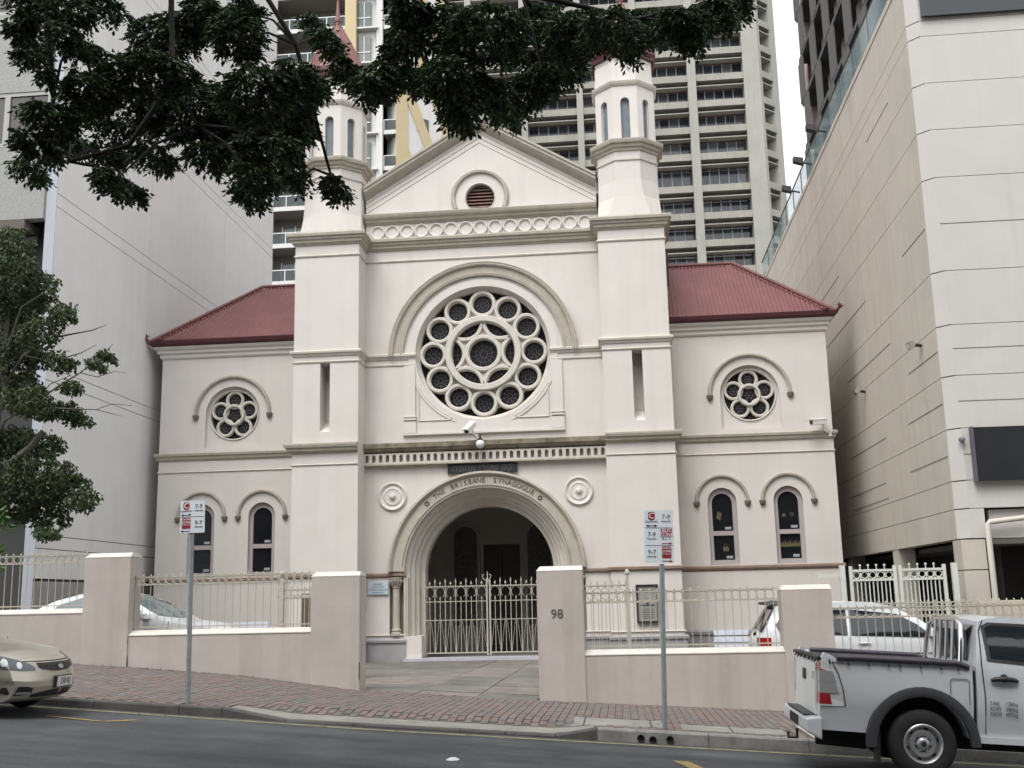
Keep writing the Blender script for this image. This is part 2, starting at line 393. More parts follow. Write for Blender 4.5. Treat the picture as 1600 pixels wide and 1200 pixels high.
# gutter line and parking marks
def decal(name, pts, m, z=.005):
    mb = MB(); mb.add([(x, y, zr(x, y) + z) for x, y in pts], [tuple(range(len(pts)))]); o = mb.build(name, m); return struct(o)
mb = MB(); X = [-14 + .4*i for i in range(64)]
mb.strip([[(x, y, zr(x, y) + .005) for y in (YK-.30, YK-.17)] for x in X]); struct(mb.build('gutter_line', M_YELG))
mb = MB()
for q in ([(-6.62,12.36),(-5.86,12.22),(-5.86,12.30),(-6.62,12.44)], [(-5.95,12.23),(-5.84,12.23),(-5.58,12.62),(-5.70,12.62)], [(.46,11.98),(.62,12.0),(.78,11.4),(.62,11.4)], [(.66,11.55),(1.9,11.35),(1.9,11.28),(.66,11.46)]):
    mb.add([(x, y, zr(x, y)+.006) for x, y in q], [(0,1,2,3)])
struct(mb.build('parking_bay_marks', M_YEL))
mb = MB(); mb.lathe([(0, .022), (.035, .02), (.06, .008), (.068, 0)], 10); tag(mb.build('road_stud', mat('litter_white', (.7,.7,.7), .8), loc=(-1.71, 11.07, zr(-1.71, 11.07)+.003)), 'small white lump lying on the dark road', 'litter')

# driveway of concrete slabs between the gate pillars
drive = struct(empty('driveway'))
ux = [-4.15, -3.30, -2.32, -1.36]; vy = [17.32, 18.25, 19.7, 22.1, 25.2, 29.2]
def zd(x, y):
    t = min(1, max(0, (y-17.3)/11.9)); return lerp(t, zw(max(-4.2, min(-1.33, x)))+.0, .085) + .006
mb = MB(); mb.strip([[(x, y, zd(x, y)-.035) for y in vy] for x in [-6.7]+ux[1:-1]+[-1.1]]); mb.build('driveway_bed', M_JOINT, drive)
M_SLABS = [mat('slab_a', (.22, .207, .183), .92, .5, 2.4, .4, 90), mat('slab_b', (.19, .18, .163), .92, .5, 2.0, .4, 90), mat('slab_c', (.245, .222, .198), .92, .5, 2.8, .4, 90)]
for i in range(3):
    for j in range(5):
        g = .010; sk = .10*(2-j)*0
        X0, X1, Y0, Y1 = ux[i]+g, ux[i+1]-g, vy[j]+g, vy[j+1]-g
        if i == 0 and j > 0: X0 = -6.6
        if i == 2 and j > 0: X1 = -1.1
        m = MB(); dz = random.uniform(-.006, .006); P = []
        for t in (0, 1):
            for X, Y in ((X0,Y0),(X1,Y0),(X1,Y1),(X0,Y1)): P.append((X, Y, zd(X, Y) + dz + (0 if t else -.06)))
        m.hull8(P); m.build('slab', M_SLABS[(i*2+j) % 3], drive)

# ================================================================== SYNAGOGUE  (local: x from the centre line, y from the centre wall face, z up)
XC, YC = -3.57, 29.35
syn = empty('synagogue', (XC, YC, 0), label='cream two-towered synagogue with rose window and red roofs', cat='synagogue')
T, Wd = -.85, .45
TI, TO, WO = 3.32, 5.13, 9.43
# ---- centre wall with gable
ZS, RA = 2.42, 2.22
hole_arch = [(-RA, .1), (-RA, .74), (-2.64, .74), (-2.64, 2.28), (-RA, 2.28)] + circ(0, ZS, RA, 40, PI, 0, True) + [(RA, 2.28), (2.64, 2.28), (2.64, .74), (RA, .74), (RA, .1)]
ZR = 8.42
gab = [(-TI, -.1), (TI, -.1), (TI, 13.28), (0, 15.22), (-TI, 13.28)]
mb = MB(); mb.slab(gab, [hole_arch, circ(0, ZR, 1.90, 64), circ(0, 12.97, .42, 40)], 0, .5)
cwall = mb.build('wall', M_WALL, syn)
# entrance: stepped jambs and arch orders
prof = [(2.24,-.03),(2.20,-.03),(2.19,.07),(2.10,.10),(2.10,.20),(2.07,.24),(2.00,.26),(2.00,.38),(1.97,.42),(1.90,.44),(1.90,.56),(1.87,.60),(1.77,.62),(1.77,.95)]
mb = MB(); mb.arc(0, ZS, prof, 0, PI, 48, legs=.1); arch = mb.build('entrance_arch', M_TRIML, syn, smooth=35)
mb = MB(); pr = [(2.21,.02),(2.21,-.10),(2.30,-.115),(2.31,-.10),(2.53,-.10),(2.55,-.15),(2.60,-.19),(2.66,-.17),(2.67,.02)]
mb.arc(0, ZS, pr, .01, PI-.01, 56, closed_prof=True); mb.build('archivolt', M_TRIM, arch, smooth=35)
mb = MB(); mb.arc(0, ZS, [(2.262,-.10),(2.262,-.122),(2.274,-.122),(2.274,-.10)], .06, PI-.06, 56); mb.build('incised_line', M_LEAD, arch)
mb = MB()
def on_arc(mb, ch, size, ang, r):
    text_into(mb, ch, size, Matrix.Translation((r*math.cos(ang), -.108, ZS + r*math.sin(ang))) @ Matrix.Rotation(-(ang-PI/2), 4, 'Y') @ UPR, .004)
for word, a_mid, sp in (('THE', 121.0, 2.95), ('BRISBANE', 101.0, 2.95), ('SYNAGOGUE', 70.3, 3.2)):
    n = len(word)
    for i, ch in enumerate(word): on_arc(mb, ch, .185, math.radians(a_mid + sp*((n-1)/2 - i)), 2.41)
mb.build('lettering', mat('letter_grey', (.06, .065, .05), .7), arch)
mb = MB()
for ang in (131, 51.5):
    a = math.radians(ang)
    for fl in (0, PI):
        for k in range(3):
            A = fl + PI/2 + k*2*PI/3; B = A + 2*PI/3; rr = .075
            p = [(2.41*math.cos(a)+rr*math.cos(q), ZS+2.41*math.sin(a)+rr*math.sin(q)) for q in (A, B)]
            mb.tube([(p[0][0], -.112, p[0][1]), (p[1][0], -.112, p[1][1])], .006, 4)
mb.build('star_mark', mat('letter_grey', (.06,.065,.05)), arch)
# colonnette recess on both sides
for sg in (-1, 1):
    m = MB(); m.box(*sorted((sg*2.20, sg*2.70)), .24, .5, .6, 2.4); m.box(*sorted((sg*2.12, sg*2.195)), -.02, .3, .74, 2.28); m.build('recess_back', M_TRIM, arch)
    m = MB(); cx = sg*2.46
    m.lathe([(.15,.76),(.15,.82),(.12,.85),(.14,.90),(.105,.94),(.10,.97),(.095,2.0),(.12,2.02),(.10,2.05),(.12,2.12),(.17,2.22),(.16,2.24),(.19,2.26),(.19,2.29)], 16, o=(cx, .05, 0))
    m.build('colonnette', M_TRIM, arch, smooth=40)
    m = MB()
    for k in range(7):
        A = PI + .2 + k*(PI-.4)/6
        m.tube([(cx+.11*math.cos(A), .05+.11*math.sin(A), 2.06), (cx+.15*math.cos(A), .05+.15*math.sin(A), 2.15), (cx+.20*math.cos(A), .05+.20*math.sin(A), 2.20), (cx+.17*math.cos(A), .05+.17*math.sin(A), 2.235)], [.02,.028,.022,.012], 5)
    m.build('capital', M_TRIM, arch, smooth=50)
# inner plain jamb foot blocks (white)
for sg in (-1, 1):
    m = MB(); m.box(*sorted((sg*1.765, sg*2.215)), -.04, .62, .1, .74); m.build('jamb_block', M_WALL, arch)
mb = MB(); mb.box(-2.22, 2.22, -.2, .4, .085, .165); mb.build('step', mat('step_paint', (.5,.5,.55), .6, .2, 3), arch)
# porch interior
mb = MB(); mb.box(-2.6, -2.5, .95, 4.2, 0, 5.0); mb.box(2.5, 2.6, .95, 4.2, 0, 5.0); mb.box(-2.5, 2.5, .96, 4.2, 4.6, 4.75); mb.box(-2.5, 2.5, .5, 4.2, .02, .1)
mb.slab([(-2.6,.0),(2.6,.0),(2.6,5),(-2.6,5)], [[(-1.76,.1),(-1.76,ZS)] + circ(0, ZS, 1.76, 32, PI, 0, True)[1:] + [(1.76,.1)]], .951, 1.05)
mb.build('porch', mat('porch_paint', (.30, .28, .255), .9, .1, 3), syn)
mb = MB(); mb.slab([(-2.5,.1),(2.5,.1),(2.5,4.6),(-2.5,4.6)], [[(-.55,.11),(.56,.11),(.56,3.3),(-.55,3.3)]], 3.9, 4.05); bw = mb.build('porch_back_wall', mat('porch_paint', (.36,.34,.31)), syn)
mb = MB(); mb.box(-.53, -.01, 4.0, 4.06, .1, 3.28); mb.box(.01, .54, 4.0, 4.06, .1, 3.28)
for sx in (-.27, .27):
    for zz in (.3, 1.4, 2.35): mb.box(sx-.19, sx+.19, 3.985, 4.0, zz, zz+.8)
mb.build('door', mat('door_timber', (.03, .02, .018), .5), bw)
M_STAIN = mat('stained_panel', (.10, .085, .075), .5, .8, 9, col2=(.02, .02, .025))
for cx, w in ((-1.1, .36), (1.15, .36)):
    m = MB(); pr = [(cx-w,.9),(cx+w,.9),(cx+w,3.5)] + circ(cx, 3.5, w, 14, 0, PI, True)[1:]; m.slab(pr, [], 3.86, 3.9); m.build('wall_panel', M_STAIN, bw)
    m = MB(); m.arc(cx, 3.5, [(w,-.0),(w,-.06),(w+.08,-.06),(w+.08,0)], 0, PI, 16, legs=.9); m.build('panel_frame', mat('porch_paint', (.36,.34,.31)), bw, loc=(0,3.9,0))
for cy in (2.0, 3.0):
    m = MB(); pr = [(cy-.22,1.3),(cy+.22,1.3),(cy+.22,2.3)] + circ(cy, 2.3, .22, 10, 0, PI, True)[1:]
    m.slab(pr, [], 0, .03); m.build('side_panel', M_STAIN, bw, loc=(-2.5, 0, 0), rot=(0,0,PI/2))
mb = MB(); mb.tube([(0,1.6,4.6),(0,1.6,4.38)], .012, 5); mb.lathe([(0,4.24),(.06,4.25),(.07,4.31),(.05,4.38),(0,4.38)], 12, o=(0,1.6,0)); mb.build('porch_lantern', M_WHITE, syn, smooth=40)
# medallions
for sg in (-1, 1):
    m = MB(); m.lathe([(.39,.0),(.385,-.05),(.36,-.07),(.33,-.05),(.30,-.02),(.27,-.015),(.24,-.03),(.215,-.045),(.20,-.03),(.10,-.02),(.085,-.025),(.08,-.06),(.05,-.10),(0,-.11)], 40, 'Y')
    m.build('medallion', M_WALL, syn, smooth=35, loc=(sg*2.545, -.002, 4.47))
# name board above the arch
mb = MB(); mb.box(-1.01, .90, -.09, -.002, 5.035, 5.315); board = mb.build('name_board', mat('board_slate', (.02, .022, .028), .5, .3, 6), syn)
board['label'] = 'dark board lettered in Hebrew above the arch'
mb = MB(); text_at(mb, 'הנומא ירעש קק', .26, -.05, -.093, 5.165, .003)
mb.build('lettering', mat('board_letters', (.10, .09, .09), .6), board)
# ---- rose window
rose = empty('rose_window', (0, 0, ZR)); rose.parent = syn
mb = MB(); mb.arc(0, 0, [(1.93,.0),(1.905,-.012),(1.88,.02),(1.86,.10),(1.80,.16),(1.80,.42)], 0, 2*PI, 72); mb.build('reveal', M_TRIML, rose, smooth=35)
mb = MB(); mb.arc(0, -.04, [(2.24,.0),(2.24,-.08),(2.31,-.10),(2.33,-.07),(2.50,-.08),(2.52,-.14),(2.56,-.16),(2.58,-.13),(2.62,-.15),(2.65,-.12),(2.65,.0)], 0, PI, 64, closed_prof=True)
mb.build('hood_mould', M_TRIM, rose, smooth=35)
mb = MB(); mb.arc(0, 0, [(2.10,.0),(2.10,-.025),(1.90,-.025),(1.90,.02)], 0, 2*PI, 72); mb.build('outer_ring', M_WALL, rose, smooth=35)
# leaded glass
M_LGLASS = mat('leaded_glass', (.010, .011, .014), .2, .5, 14, col2=(.03, .027, .034), spec=.4)
mb = MB(); mb.lathe([(0,.36),(1.81,.36)], 48, 'Y'); mb.build('spandrel_glass', M_DARK, rose)
ringp = lambda r0, r1, y0, y1: [(r1,y1),(r1,y0+.03),(r1-.025,y0),(r0+.03,y0),(r0,y0+.05),(r0,y1)]
r12 = None; g12 = None; l12 = None
for k in range(12):
    A = PI/2 + k*PI/6; loc = (1.42*math.cos(A), 0, 1.42*math.sin(A))
    if r12 is None:
        m = MB(); m.arc(0, 0, ringp(.272, .385, .11, .36), 0, 2*PI, 28); r12 = m.build('tracery_ring', M_TRACE, rose, smooth=40, loc=loc)
        m = MB(); m.lathe([(0,.30),(.28,.30)], 24, 'Y'); g12 = m.build('pane', M_LGLASS, rose, loc=loc)
        m = MB()
        for q in range(8):
            B = q*PI/4; m.tube([(.07*math.cos(B), .295, .07*math.sin(B)), (.27*math.cos(B), .295, .27*math.sin(B))], .005, 4)
        for rr in (.07, .17):
            m.tube([(rr*math.cos(q*PI/8), .295, rr*math.sin(q*PI/8)) for q in range(17)], .005, 4)
        l12 = m.build('lead_lines', M_LEAD, rose, loc=loc)
    else:
        for s_ in (r12, g12): link_copy(s_, rose, loc)
        link_copy(l12, rose, loc, rot=(0, k*.4, 0))
m = MB(); m.arc(0, 0, ringp(.885, 1.075, .04, .36), 0, 2*PI, 56); m.build('tracery_ring', M_TRACE, rose, smooth=40)
m = MB(); m.arc(0, 0, ringp(.395, .53, .10, .36), 0, 2*PI, 36); m.build('tracery_ring', M_TRACE, rose, smooth=40)
m = MB(); m.lathe([(0,.30),(.41,.30)], 32, 'Y'); m.build('pane', M_LGLASS, rose)
m = MB(); m.lathe([(.40,.31),(.92,.31)], 48, 'Y'); m.build('pane', M_LGLASS, rose)
m = MB()
for q in range(12):
    B = q*PI/6; m.tube([(.1*math.cos(B), .295, .1*math.sin(B)), (.38*math.cos(B+.2), .295, .38*math.sin(B+.2))], .005, 4)
for rr in (.1, .24): m.tube([(rr*math.cos(q*PI/12), .295, rr*math.sin(q*PI/12)) for q in range(25)], .005, 4)
for q in range(36):
    B = q*PI/18; m.tube([(.56*math.cos(B), .305, .56*math.sin(B)), (.9*math.cos(B), .305, .9*math.sin(B))], .004, 4)
m.tube([(.76*math.cos(q*PI/18), .305, .76*math.sin(q*PI/18)) for q in range(37)], .004, 4)
m.build('lead_lines', M_LEAD, rose)
for k in range(12):          # stone between neighbouring rings and the inner ring
    A = PI/2 + (k+.5)*PI/6; P = [(1.04*math.cos(A-.13), 1.04*math.sin(A-.13)), (1.04*math.cos(A+.13), 1.04*math.sin(A+.13)), (1.36*math.cos(A+.02), 1.36*math.sin(A+.02)), (1.36*math.cos(A-.02), 1.36*math.sin(A-.02))]
    m = MB(); m.slab(P, [], .22, .34); m.build('infill_stone', M_TRACE, rose)
for k in range(12):
    A = PI/2 + (k+.5)*PI/6; P = [(1.50*math.cos(A-.01), 1.50*math.sin(A-.01)), (1.50*math.cos(A+.01), 1.50*math.sin(A+.01)), (1.60*math.cos(A+.09), 1.60*math.sin(A+.09)), (1.60*math.cos(A-.09), 1.60*math.sin(A-.09))]
    m = MB(); m.slab([P[0], P[3], P[2], P[1]], [], .25, .34); m.build('infill_stone', M_TRACE, rose)
for k in range(6):
    A = PI/2 + k*PI/3; P = [(.46*math.cos(A-.35), .46*math.sin(A-.35)), (.46*math.cos(A+.35), .46*math.sin(A+.35)), (.86*math.cos(A), .86*math.sin(A))]
    m = MB(); m.slab([P[0], P[2], P[1]], [], .20, .32); m.build('infill_stone', M_TRACE, rose)
for k in range(6):           # curved star bars between ring and centre
    A, B = PI/2 + k*PI/3, PI/2 + (k+1)*PI/3; P0 = Vector((.93*math.cos(A), .93*math.sin(A))); P1 = Vector((.93*math.cos(B), .93*math.sin(B)))
    Mid = (P0+P1)/2; Mid = Mid.normalized()*.535; pts = []
    for i in range(13):
        t = i/12; c = Mid*2 - (P0+P1)/2; p = P0*(1-t)**2 + c*2*t*(1-t) + P1*t**2; pts.append(p)
    m = MB(); rows = []
    for i, p in enumerate(pts):
        d = (pts[min(i+1,12)] - pts[max(i-1,0)]).normalized(); nn = Vector((-d.y, d.x))
        rows.append([(p.x+nn.x*w, y, p.y+nn.y*w) for w, y in ((-.065,.34),(-.065,.16),(-.035,.11),(.035,.11),(.065,.16),(.065,.34))])
    m.strip(rows); m.build('tracery_bar', M_TRACE, rose, smooth=40)
# pilasters, sill and corner panels framing the rose
for sg in (-1, 1):
    mb = MB(); mb.box(*sorted((sg*1.90, sg*2.20)), -.06, .01, 6.55, 8.10); mb.box(*sorted((sg*1.88, sg*2.22)), -.075, .01, 6.20, 6.52)
    mb.box(*sorted((sg*1.87, sg*2.23)), -.09, .01, 6.56, 6.60); mb.box(*sorted((sg*1.87, sg*2.23)), -.09, .01, 6.64, 6.67)
    mb.build('pilaster', M_WALL, rose, loc=(0,0,-ZR))
mb = MB(); mb.cornice([(-2.24,-.0),(2.24,-.0)], [(.04,6.12),(.09,6.14),(.09,6.19)], 0); mb.slab([(-1.88,6.2),(1.88,6.2),(1.88,6.46),(-1.88,6.46)], [], -.03, .004); mb.build('sill', M_WALL, rose, loc=(0,0,-ZR))
for sg in (-1, 1):
    mb = MB(); pts = [(sg*1.80, 7.55-.1), (sg*1.80, 6.54), (sg*.98, 6.54)] + [(sg*2.02*math.cos(math.radians(a)), ZR - 2.02*math.sin(math.radians(a))) for a in (65, 57, 49, 41, 34, 28)]
    P = [(x, -.02, z) for x, z in pts]; mb.tube(P + [P[0]], .018, 4); mb.build('corner_panel', M_WALL, rose, loc=(0,0,-ZR))
# ---- gable mouldings and louvre
mb = MB(); z0, z1 = 13.24, 15.22
rake = [(-.02,-.20),(.16,-.13),(.19,-.10),(.26,-.02),(.26,.05),(.30,.08),(.30,.15),(.02,.19)]
rows = []
for h, z, c in ((-TI, z0, 1), (0, z1, 1), (TI, z0, 1)): rows.append([(h, -o_, z+v) for o_, v in rake])
mb.strip(rows, closed_v=True); mb.build('raking_cornice', M_TRIM, syn, smooth=30)
mb = MB(); rl = (z1-z0)/TI
for off, w in ((.0, .016), (.15, .016), (.31, .014)):
    zt = 14.93 - off*.95; hb = min(3.31, (zt-12.6)/rl)
    mb.tube([(-hb, -.004, zt-hb*rl), (0, -.004, zt), (hb, -.004, zt-hb*rl)], w, 4)
mb.build('gable_mould', M_TRIML, syn)
vent = empty('gable_vent', (0, 0, 12.97)); vent.parent = syn
mb = MB(); mb.arc(0, 0, [(.84,.0),(.83,-.06),(.80,-.09),(.74,-.08),(.71,-.03),(.70,.0)], -.45, PI+.45, 48); mb.build('hood_mould', M_TRIM, vent, smooth=40)
mb = MB(); mb.arc(0, 0, [(.45,-.005),(.42,-.02),(.41,.02),(.41,.35)], 0, 2*PI, 40); mb.build('frame', M_TRIML, vent, smooth=40)
for k in range(8):
    zz = -.36 + k*.10; w = math.sqrt(max(.01, .41**2-(zz+.03)**2))
    m = MB(); m.hull8([(-w,.10,zz),(w,.10,zz),(w,.12,zz-.01),(-w,.12,zz-.01),(-w,.20,zz+.085),(w,.20,zz+.085),(w,.22,zz+.075),(-w,.22,zz+.075)]); m.build('louvre_slat', mat('louvre_timber', (.26,.16,.14), .8, .3, 8), vent)
mb = MB(); mb.lathe([(0,.33),(.42,.33)], 24, 'Y'); mb.build('vent_back', M_DARK, vent)
# ---- wing walls
RW = .80
def arch_poly(cx, zs, w, zb, n=20): return [(cx-w, zb), (cx-w, zs)] + circ(cx, zs, w, n, PI, 0, True)[1:] + [(cx+w, zb)]
for sg in (-1, 1):
    a, b = sorted((sg*(TO-.2), sg*WO)); holes = [arch_poly(sg*7.29, 7.03, RW, 6.06), arch_poly(sg*6.37, 4.09, .385, 2.42), arch_poly(sg*8.12, 4.09, .385, 2.42)]
    mb = MB(); mb.slab([(a,-.6),(b,-.6),(b,8.78),(a,8.78)], holes, Wd, Wd+.3)
    mb.box(*sorted((sg*(WO-.3), sg*WO)), Wd+.3, 9.0, -.6, 8.78)
    mb.build('wing_wall', M_WALL, syn)
    # flower window
    wr = empty('flower_window', (sg*7.29, Wd, 7.03)); wr.parent = syn
    mb = MB(); mb.slab(arch_poly(0, 0, RW+.01, -.98), [circ(0, -.02, .70, 40)], .13, .2); mb.build('niche', M_WALL, wr)
    mb = MB(); mb.arc(0, 0, [(1.04,.0),(1.03,-.06),(1.06,-.09),(1.10,-.09),(1.13,-.05),(1.14,0)], 0, PI, 40); mb.build('hood_mould', M_TRIM, wr, smooth=40)
    for e in (-1, 1):
        m = MB(); m.lathe([(0,-.15),(.05,-.13),(.085,-.06),(.095,.0),(.06,.02),(0,.02)], 10, o=(e*1.085, -.03, -.02)); m.build('hood_stop', mat('corbel_dark', (.22,.20,.17), .9, .3, 20), wr, smooth=50)
    m = MB(); m.arc(0, -.02, [(.735,.128),(.73,.10),(.715,.095),(.69,.11),(.69,.24)], 0, 2*PI, 44); m.build('outer_ring', M_TRACE, wr, smooth=40)
    m = MB(); m.lathe([(0,.245),(.70,.245)], 36, 'Y', o=(0,0,-.02)); m.build('spandrel_glass', M_DARK, wr)
    pr_ = None
    for k in range(5):
        A = PI/2 + k*2*PI/5; loc = (.44*math.cos(A), 0, -.02+.44*math.sin(A))
        if pr_ is None:
            m = MB(); m.arc(0, 0, [(.268,.24),(.268,.15),(.25,.13),(.205,.13),(.185,.16),(.185,.24)], 0, 2*PI, 24); pr_ = m.build('tracery_ring', M_TRACE, wr, smooth=40, loc=loc)
            m = MB(); m.lathe([(0,.215),(.185,.215)], 20, 'Y'); pp_ = m.build('pane', M_LGLASS, wr, loc=loc)
            m = MB()
            for q in range(6): m.tube([(0,.212,0), (.18*math.cos(q*PI/3),.212,.18*math.sin(q*PI/3))], .004, 4)
            m.tube([(.1*math.cos(q*PI/6),.212,.1*math.sin(q*PI/6)) for q in range(13)], .004, 4)
            lp_ = m.build('lead_lines', M_LEAD, wr, loc=loc)
        else:
            for s_ in (pr_, pp_, lp_): link_copy(s_, wr, loc)
    m = MB(); m.arc(0, -.02, [(.315,.24),(.315,.09),(.295,.065),(.25,.065),(.228,.10),(.228,.24)], 0, 2*PI, 28); m.build('tracery_ring', M_TRACE, wr, smooth=40)
    m = MB(); m.lathe([(0,.19),(.235,.19)], 24, 'Y', o=(0,0,-.02)); m.build('pane', M_LGLASS, wr)
    link_copy(lp_, wr, (0, -.026, -.02))
    # paired round-headed windows
    for cx in (6.37, 8.12):
        w = empty('arched_window', (sg*cx, Wd, 0)); w.parent = syn
        m = MB(); m.arc(0, 4.12, [(.635,.0),(.63,-.05),(.655,-.08),(.70,-.08),(.72,-.05),(.725,0)], 0, PI, 30); m.build('hood_mould', M_TRIM, w, smooth=40)
        for e in (-1, 1):
            q = MB(); q.lathe([(0,-.14),(.05,-.12),(.08,-.06),(.09,0),(.05,.02),(0,.02)], 10, o=(e*.68, -.03, 4.10)); q.build('hood_stop', mat('corbel_dark', (.22,.20,.17)), w, smooth=50)
        fr = MB(); up = [(-.27,3.32),(.27,3.32),(.27,4.06)] + circ(0, 4.06, .27, 14, 0, PI, True)[1:]; lo = [(-.27,2.55),(.27,2.55),(.27,3.20),(-.27,3.20)]
        fr.slab(arch_poly(0, 4.09, .388, 2.425), [up, lo], .10, .17); fr.build('frame', mat('window_frame_mauve', (.42,.37,.37), .6, .1, 4), w)
        q = MB(); q.slab(up, [], .15, .155); q.build('pane', M_GLASS, w)
        q = MB(); q.slab(lo, [], .15, .155); q.build('pane', M_GLASS, w)
        q = MB(); q.box(-.3,.3,.5,.9,2.5,4.4); q.build('dark_room', M_DARK, w)
        q = MB(); q.box(.05,.22,.143,.147,3.36,3.43); q.box(.05,.22,.143,.147,2.59,2.66); q.build('sticker', mat('sticker_white', (.42,.44,.46), .7, .5, 60), w)
        if sg > 0:
            q = MB()
            if cx < 7:
                q.hull8([(-.17,.143,3.66),(-.06,.143,3.60),(-.06,.147,3.60),(-.17,.147,3.66),(-.12,.143,3.86),(-.01,.143,3.80),(-.01,.147,3.80),(-.12,.147,3.86)]); q.box(-.03,.12,.143,.147,2.78,2.90)
                q.tube([(.0,.145,2.9),(.01,.145,2.97),(.08,.145,2.97),(.09,.145,2.9)], .008, 4)
            else:
                for i in range(11):
                    h0 = -.26 + i*.047; q.add([(h0,.144,2.92),(h0+.046,.144,2.92),(h0+.04,.144,2.98+.05*((i*7)%3)/2+.03)], [(0,1,2)])
                q.box(-.26,.26,.143,.146,2.86,2.92)
                q.lathe([(.03,.144),(.05,.144)], 12, 'Y', o=(.09,0,3.72)); q.lathe([(0,.144),(.05,.144)], 12, 'Y', o=(-.12,0,3.70))
            q.build('window_drawing', mat('paper_ochre', (.12,.105,.05), .8, .3, 20), w)
# ---- towers
oct_ = lambda af, cx=0.0, cy=0.0: [(cx + af/math.cos(PI/8)*math.cos(PI/8 + k*PI/4 - PI/2 - PI/4*0), cy + af/math.cos(PI/8)*math.sin(PI/8 + k*PI/4 - PI/2)) for k in range(8)]
for sg in (-1, 1):
    tw = empty('tower', (sg*(TI+TO)/2, T, 0)); tw.parent = syn; hw = (TO-TI)/2
    mb = MB(); mb.slab([(-hw,-.4),(hw,-.4),(hw,11.8),(-hw,11.8)], [[(sg*-.0+.02*sg-.135,6.2),(sg*.02+.135,6.2),(sg*.02+.135,8.1),(sg*.02-.135,8.1)]], 0, .62)
    mb.box(-hw, hw, .62, 2.2, -.4, 11.8)
    mb.hull8([(sg*.02-.134,.0+.002,6.2),(sg*.02+.134,.002,6.2),(sg*.02+.134,.60,6.2),(sg*.02-.134,.60,6.2),(sg*.02-.134,.004,6.203),(sg*.02+.134,.004,6.203),(sg*.02+.134,.60,6.55),(sg*.02-.134,.60,6.55)])
    mb.build('shaft', M_WALL, tw)
    cy = hw
    sq = [(-hw+.02,.02),(-.36,.02),(.36,.02),(hw-.02,.02),(hw-.02,2*hw-.02),(.36,2*hw-.02),(-.36,2*hw-.02),(-hw+.02,2*hw-.02)]
    R8 = .83; o8 = oct_(R8, 0, cy)
    # order octagon: start at front-left vertex
    o8 = sorted(o8, key=lambda p: math.atan2(p[1]-cy, p[0])); 
    base = sorted([(-hw+.02,.36+.15),(-hw+.02,2*hw-.51),(hw-.02,.51),(hw-.02,2*hw-.51),(-.40,.02),(.40,.02),(-.40,2*hw-.02),(.40,2*hw-.02)], key=lambda p: math.atan2(p[1]-cy, p[0]))
    sqp = [(-hw+.02,.02),(hw-.02,.02),(hw-.02,2*hw-.02),(-hw+.02,2*hw-.02)]
    # spreading foot of the octagon, splayed at the bottom corners
    mb = MB()
    o0 = sorted([(sx*a_, cy+sy*b_) for sx in (-1,1) for sy in (-1,1) for a_, b_ in ((hw-.02, hw-.34), (hw-.34, hw-.02))], key=lambda p: math.atan2(p[1]-cy, p[0]))
    m1 = [(lerp(.72,p[0],q[0]), lerp(.72,p[1],q[1])) for p, q in zip(o0, o8)]
    rings = [(11.79,o0),(11.95,o0),(12.45,m1),(12.95,o8),(13.95,o8)]
    rows = [[(p[0],p[1],z) for p in r] for z, r in rings]; mb.strip(rows, closed_v=True); mb.build('octagon_base', M_WALL, tw)
    def octring(prof, name, m, par=tw):
        mb = MB(); rows = []
        for o_, z in prof:
            k = (R8+o_)/R8; rows.append([((p[0])*k, cy+(p[1]-cy)*k, z) for p in o8])
        mb.strip(rows, closed_v=True); return mb.build(name, m, par)
    octring([(-.02,13.50),(.03,13.51),(.035,13.545),(-.02,13.56)], 'fillet', M_TRIML)
    octring([(-.02,13.78),(.04,13.79),(.05,13.85),(.10,13.88),(.12,13.95),(.18,13.98),(.20,14.05),(.20,14.09),(-.05,14.13)], 'cornice', M_TRIM)
    # belfry stage: eight faces with lancet openings
    m8 = M_WALL; bel = empty('belfry', (0, cy, 0)); bel.parent = tw
    s = R8*math.tan(PI/8); f_me = MB(); lan = [(-.125,14.14),(-.125,15.26)] + circ(0, 15.26, .125, 10, PI, 0, True)[1:] + [(.125,14.14)]
    f_me.slab([(-s,14.08),(s,14.08),(s,16.02),(-s,16.02)], [lan], 0, .16)
    fo = None
    for k in range(8):
        A = k*PI/4; loc = (R8*math.sin(A), -R8*math.cos(A), 0)
        if fo is None:
            fo = f_me.build('belfry_face', M_WALL, bel, loc=loc, rot=(0,0,A))
            q = MB(); q.box(-.13,.13,.11,.13,14.1,15.42); po = q.build('lancet_panel', mat('slate_blue_panel', (.17,.20,.23), .6, .3, 6), bel, loc=loc, rot=(0,0,A))
        else:
            link_copy(fo, bel, loc, (0,0,A)); link_copy(po, bel, loc, (0,0,A))
    octring([(-.02,15.72),(.03,15.74),(.07,15.80),(.09,15.86),(-.02,15.90)], 'upper_cornice', M_TRIML)
    octring([(-.03,15.86),(-.03,16.68)], 'parapet', M_WALL)
    q = MB(); w_ = .20; P = [(-w_,-.0,16.0),(w_,0,16.0),(w_,0,16.52),(-w_,0,16.52),(-w_,0,16.0)]
    q.tube(P, .012, 4); pf = None
    for k in range(8):
        A = k*PI/4; loc = ((R8-.03)*math.sin(A), -(R8-.03)*math.cos(A), 0)
        if pf is None: pf = q.build('parapet_panel', M_WALL, bel, loc=loc, rot=(0,0,A))
        else: link_copy(pf, bel, loc, (0,0,A))
    octring([(-.02,16.62),(.05,16.64),(.07,16.74),(.11,16.80),(.11,16.92),(-.03,16.96)], 'spire_gutter', M_GUT)
    sp = [(.02,16.90),(-.08,17.25),(-.19,17.55),(-.36,17.95),(-.52,18.25),(-.68,18.55),(-.755,18.68),(-.765,18.8),(-.77,19.05),(-.80,19.5),(-.822,20.2)]
    spo = octring(sp, 'spire', M_SPIRE)
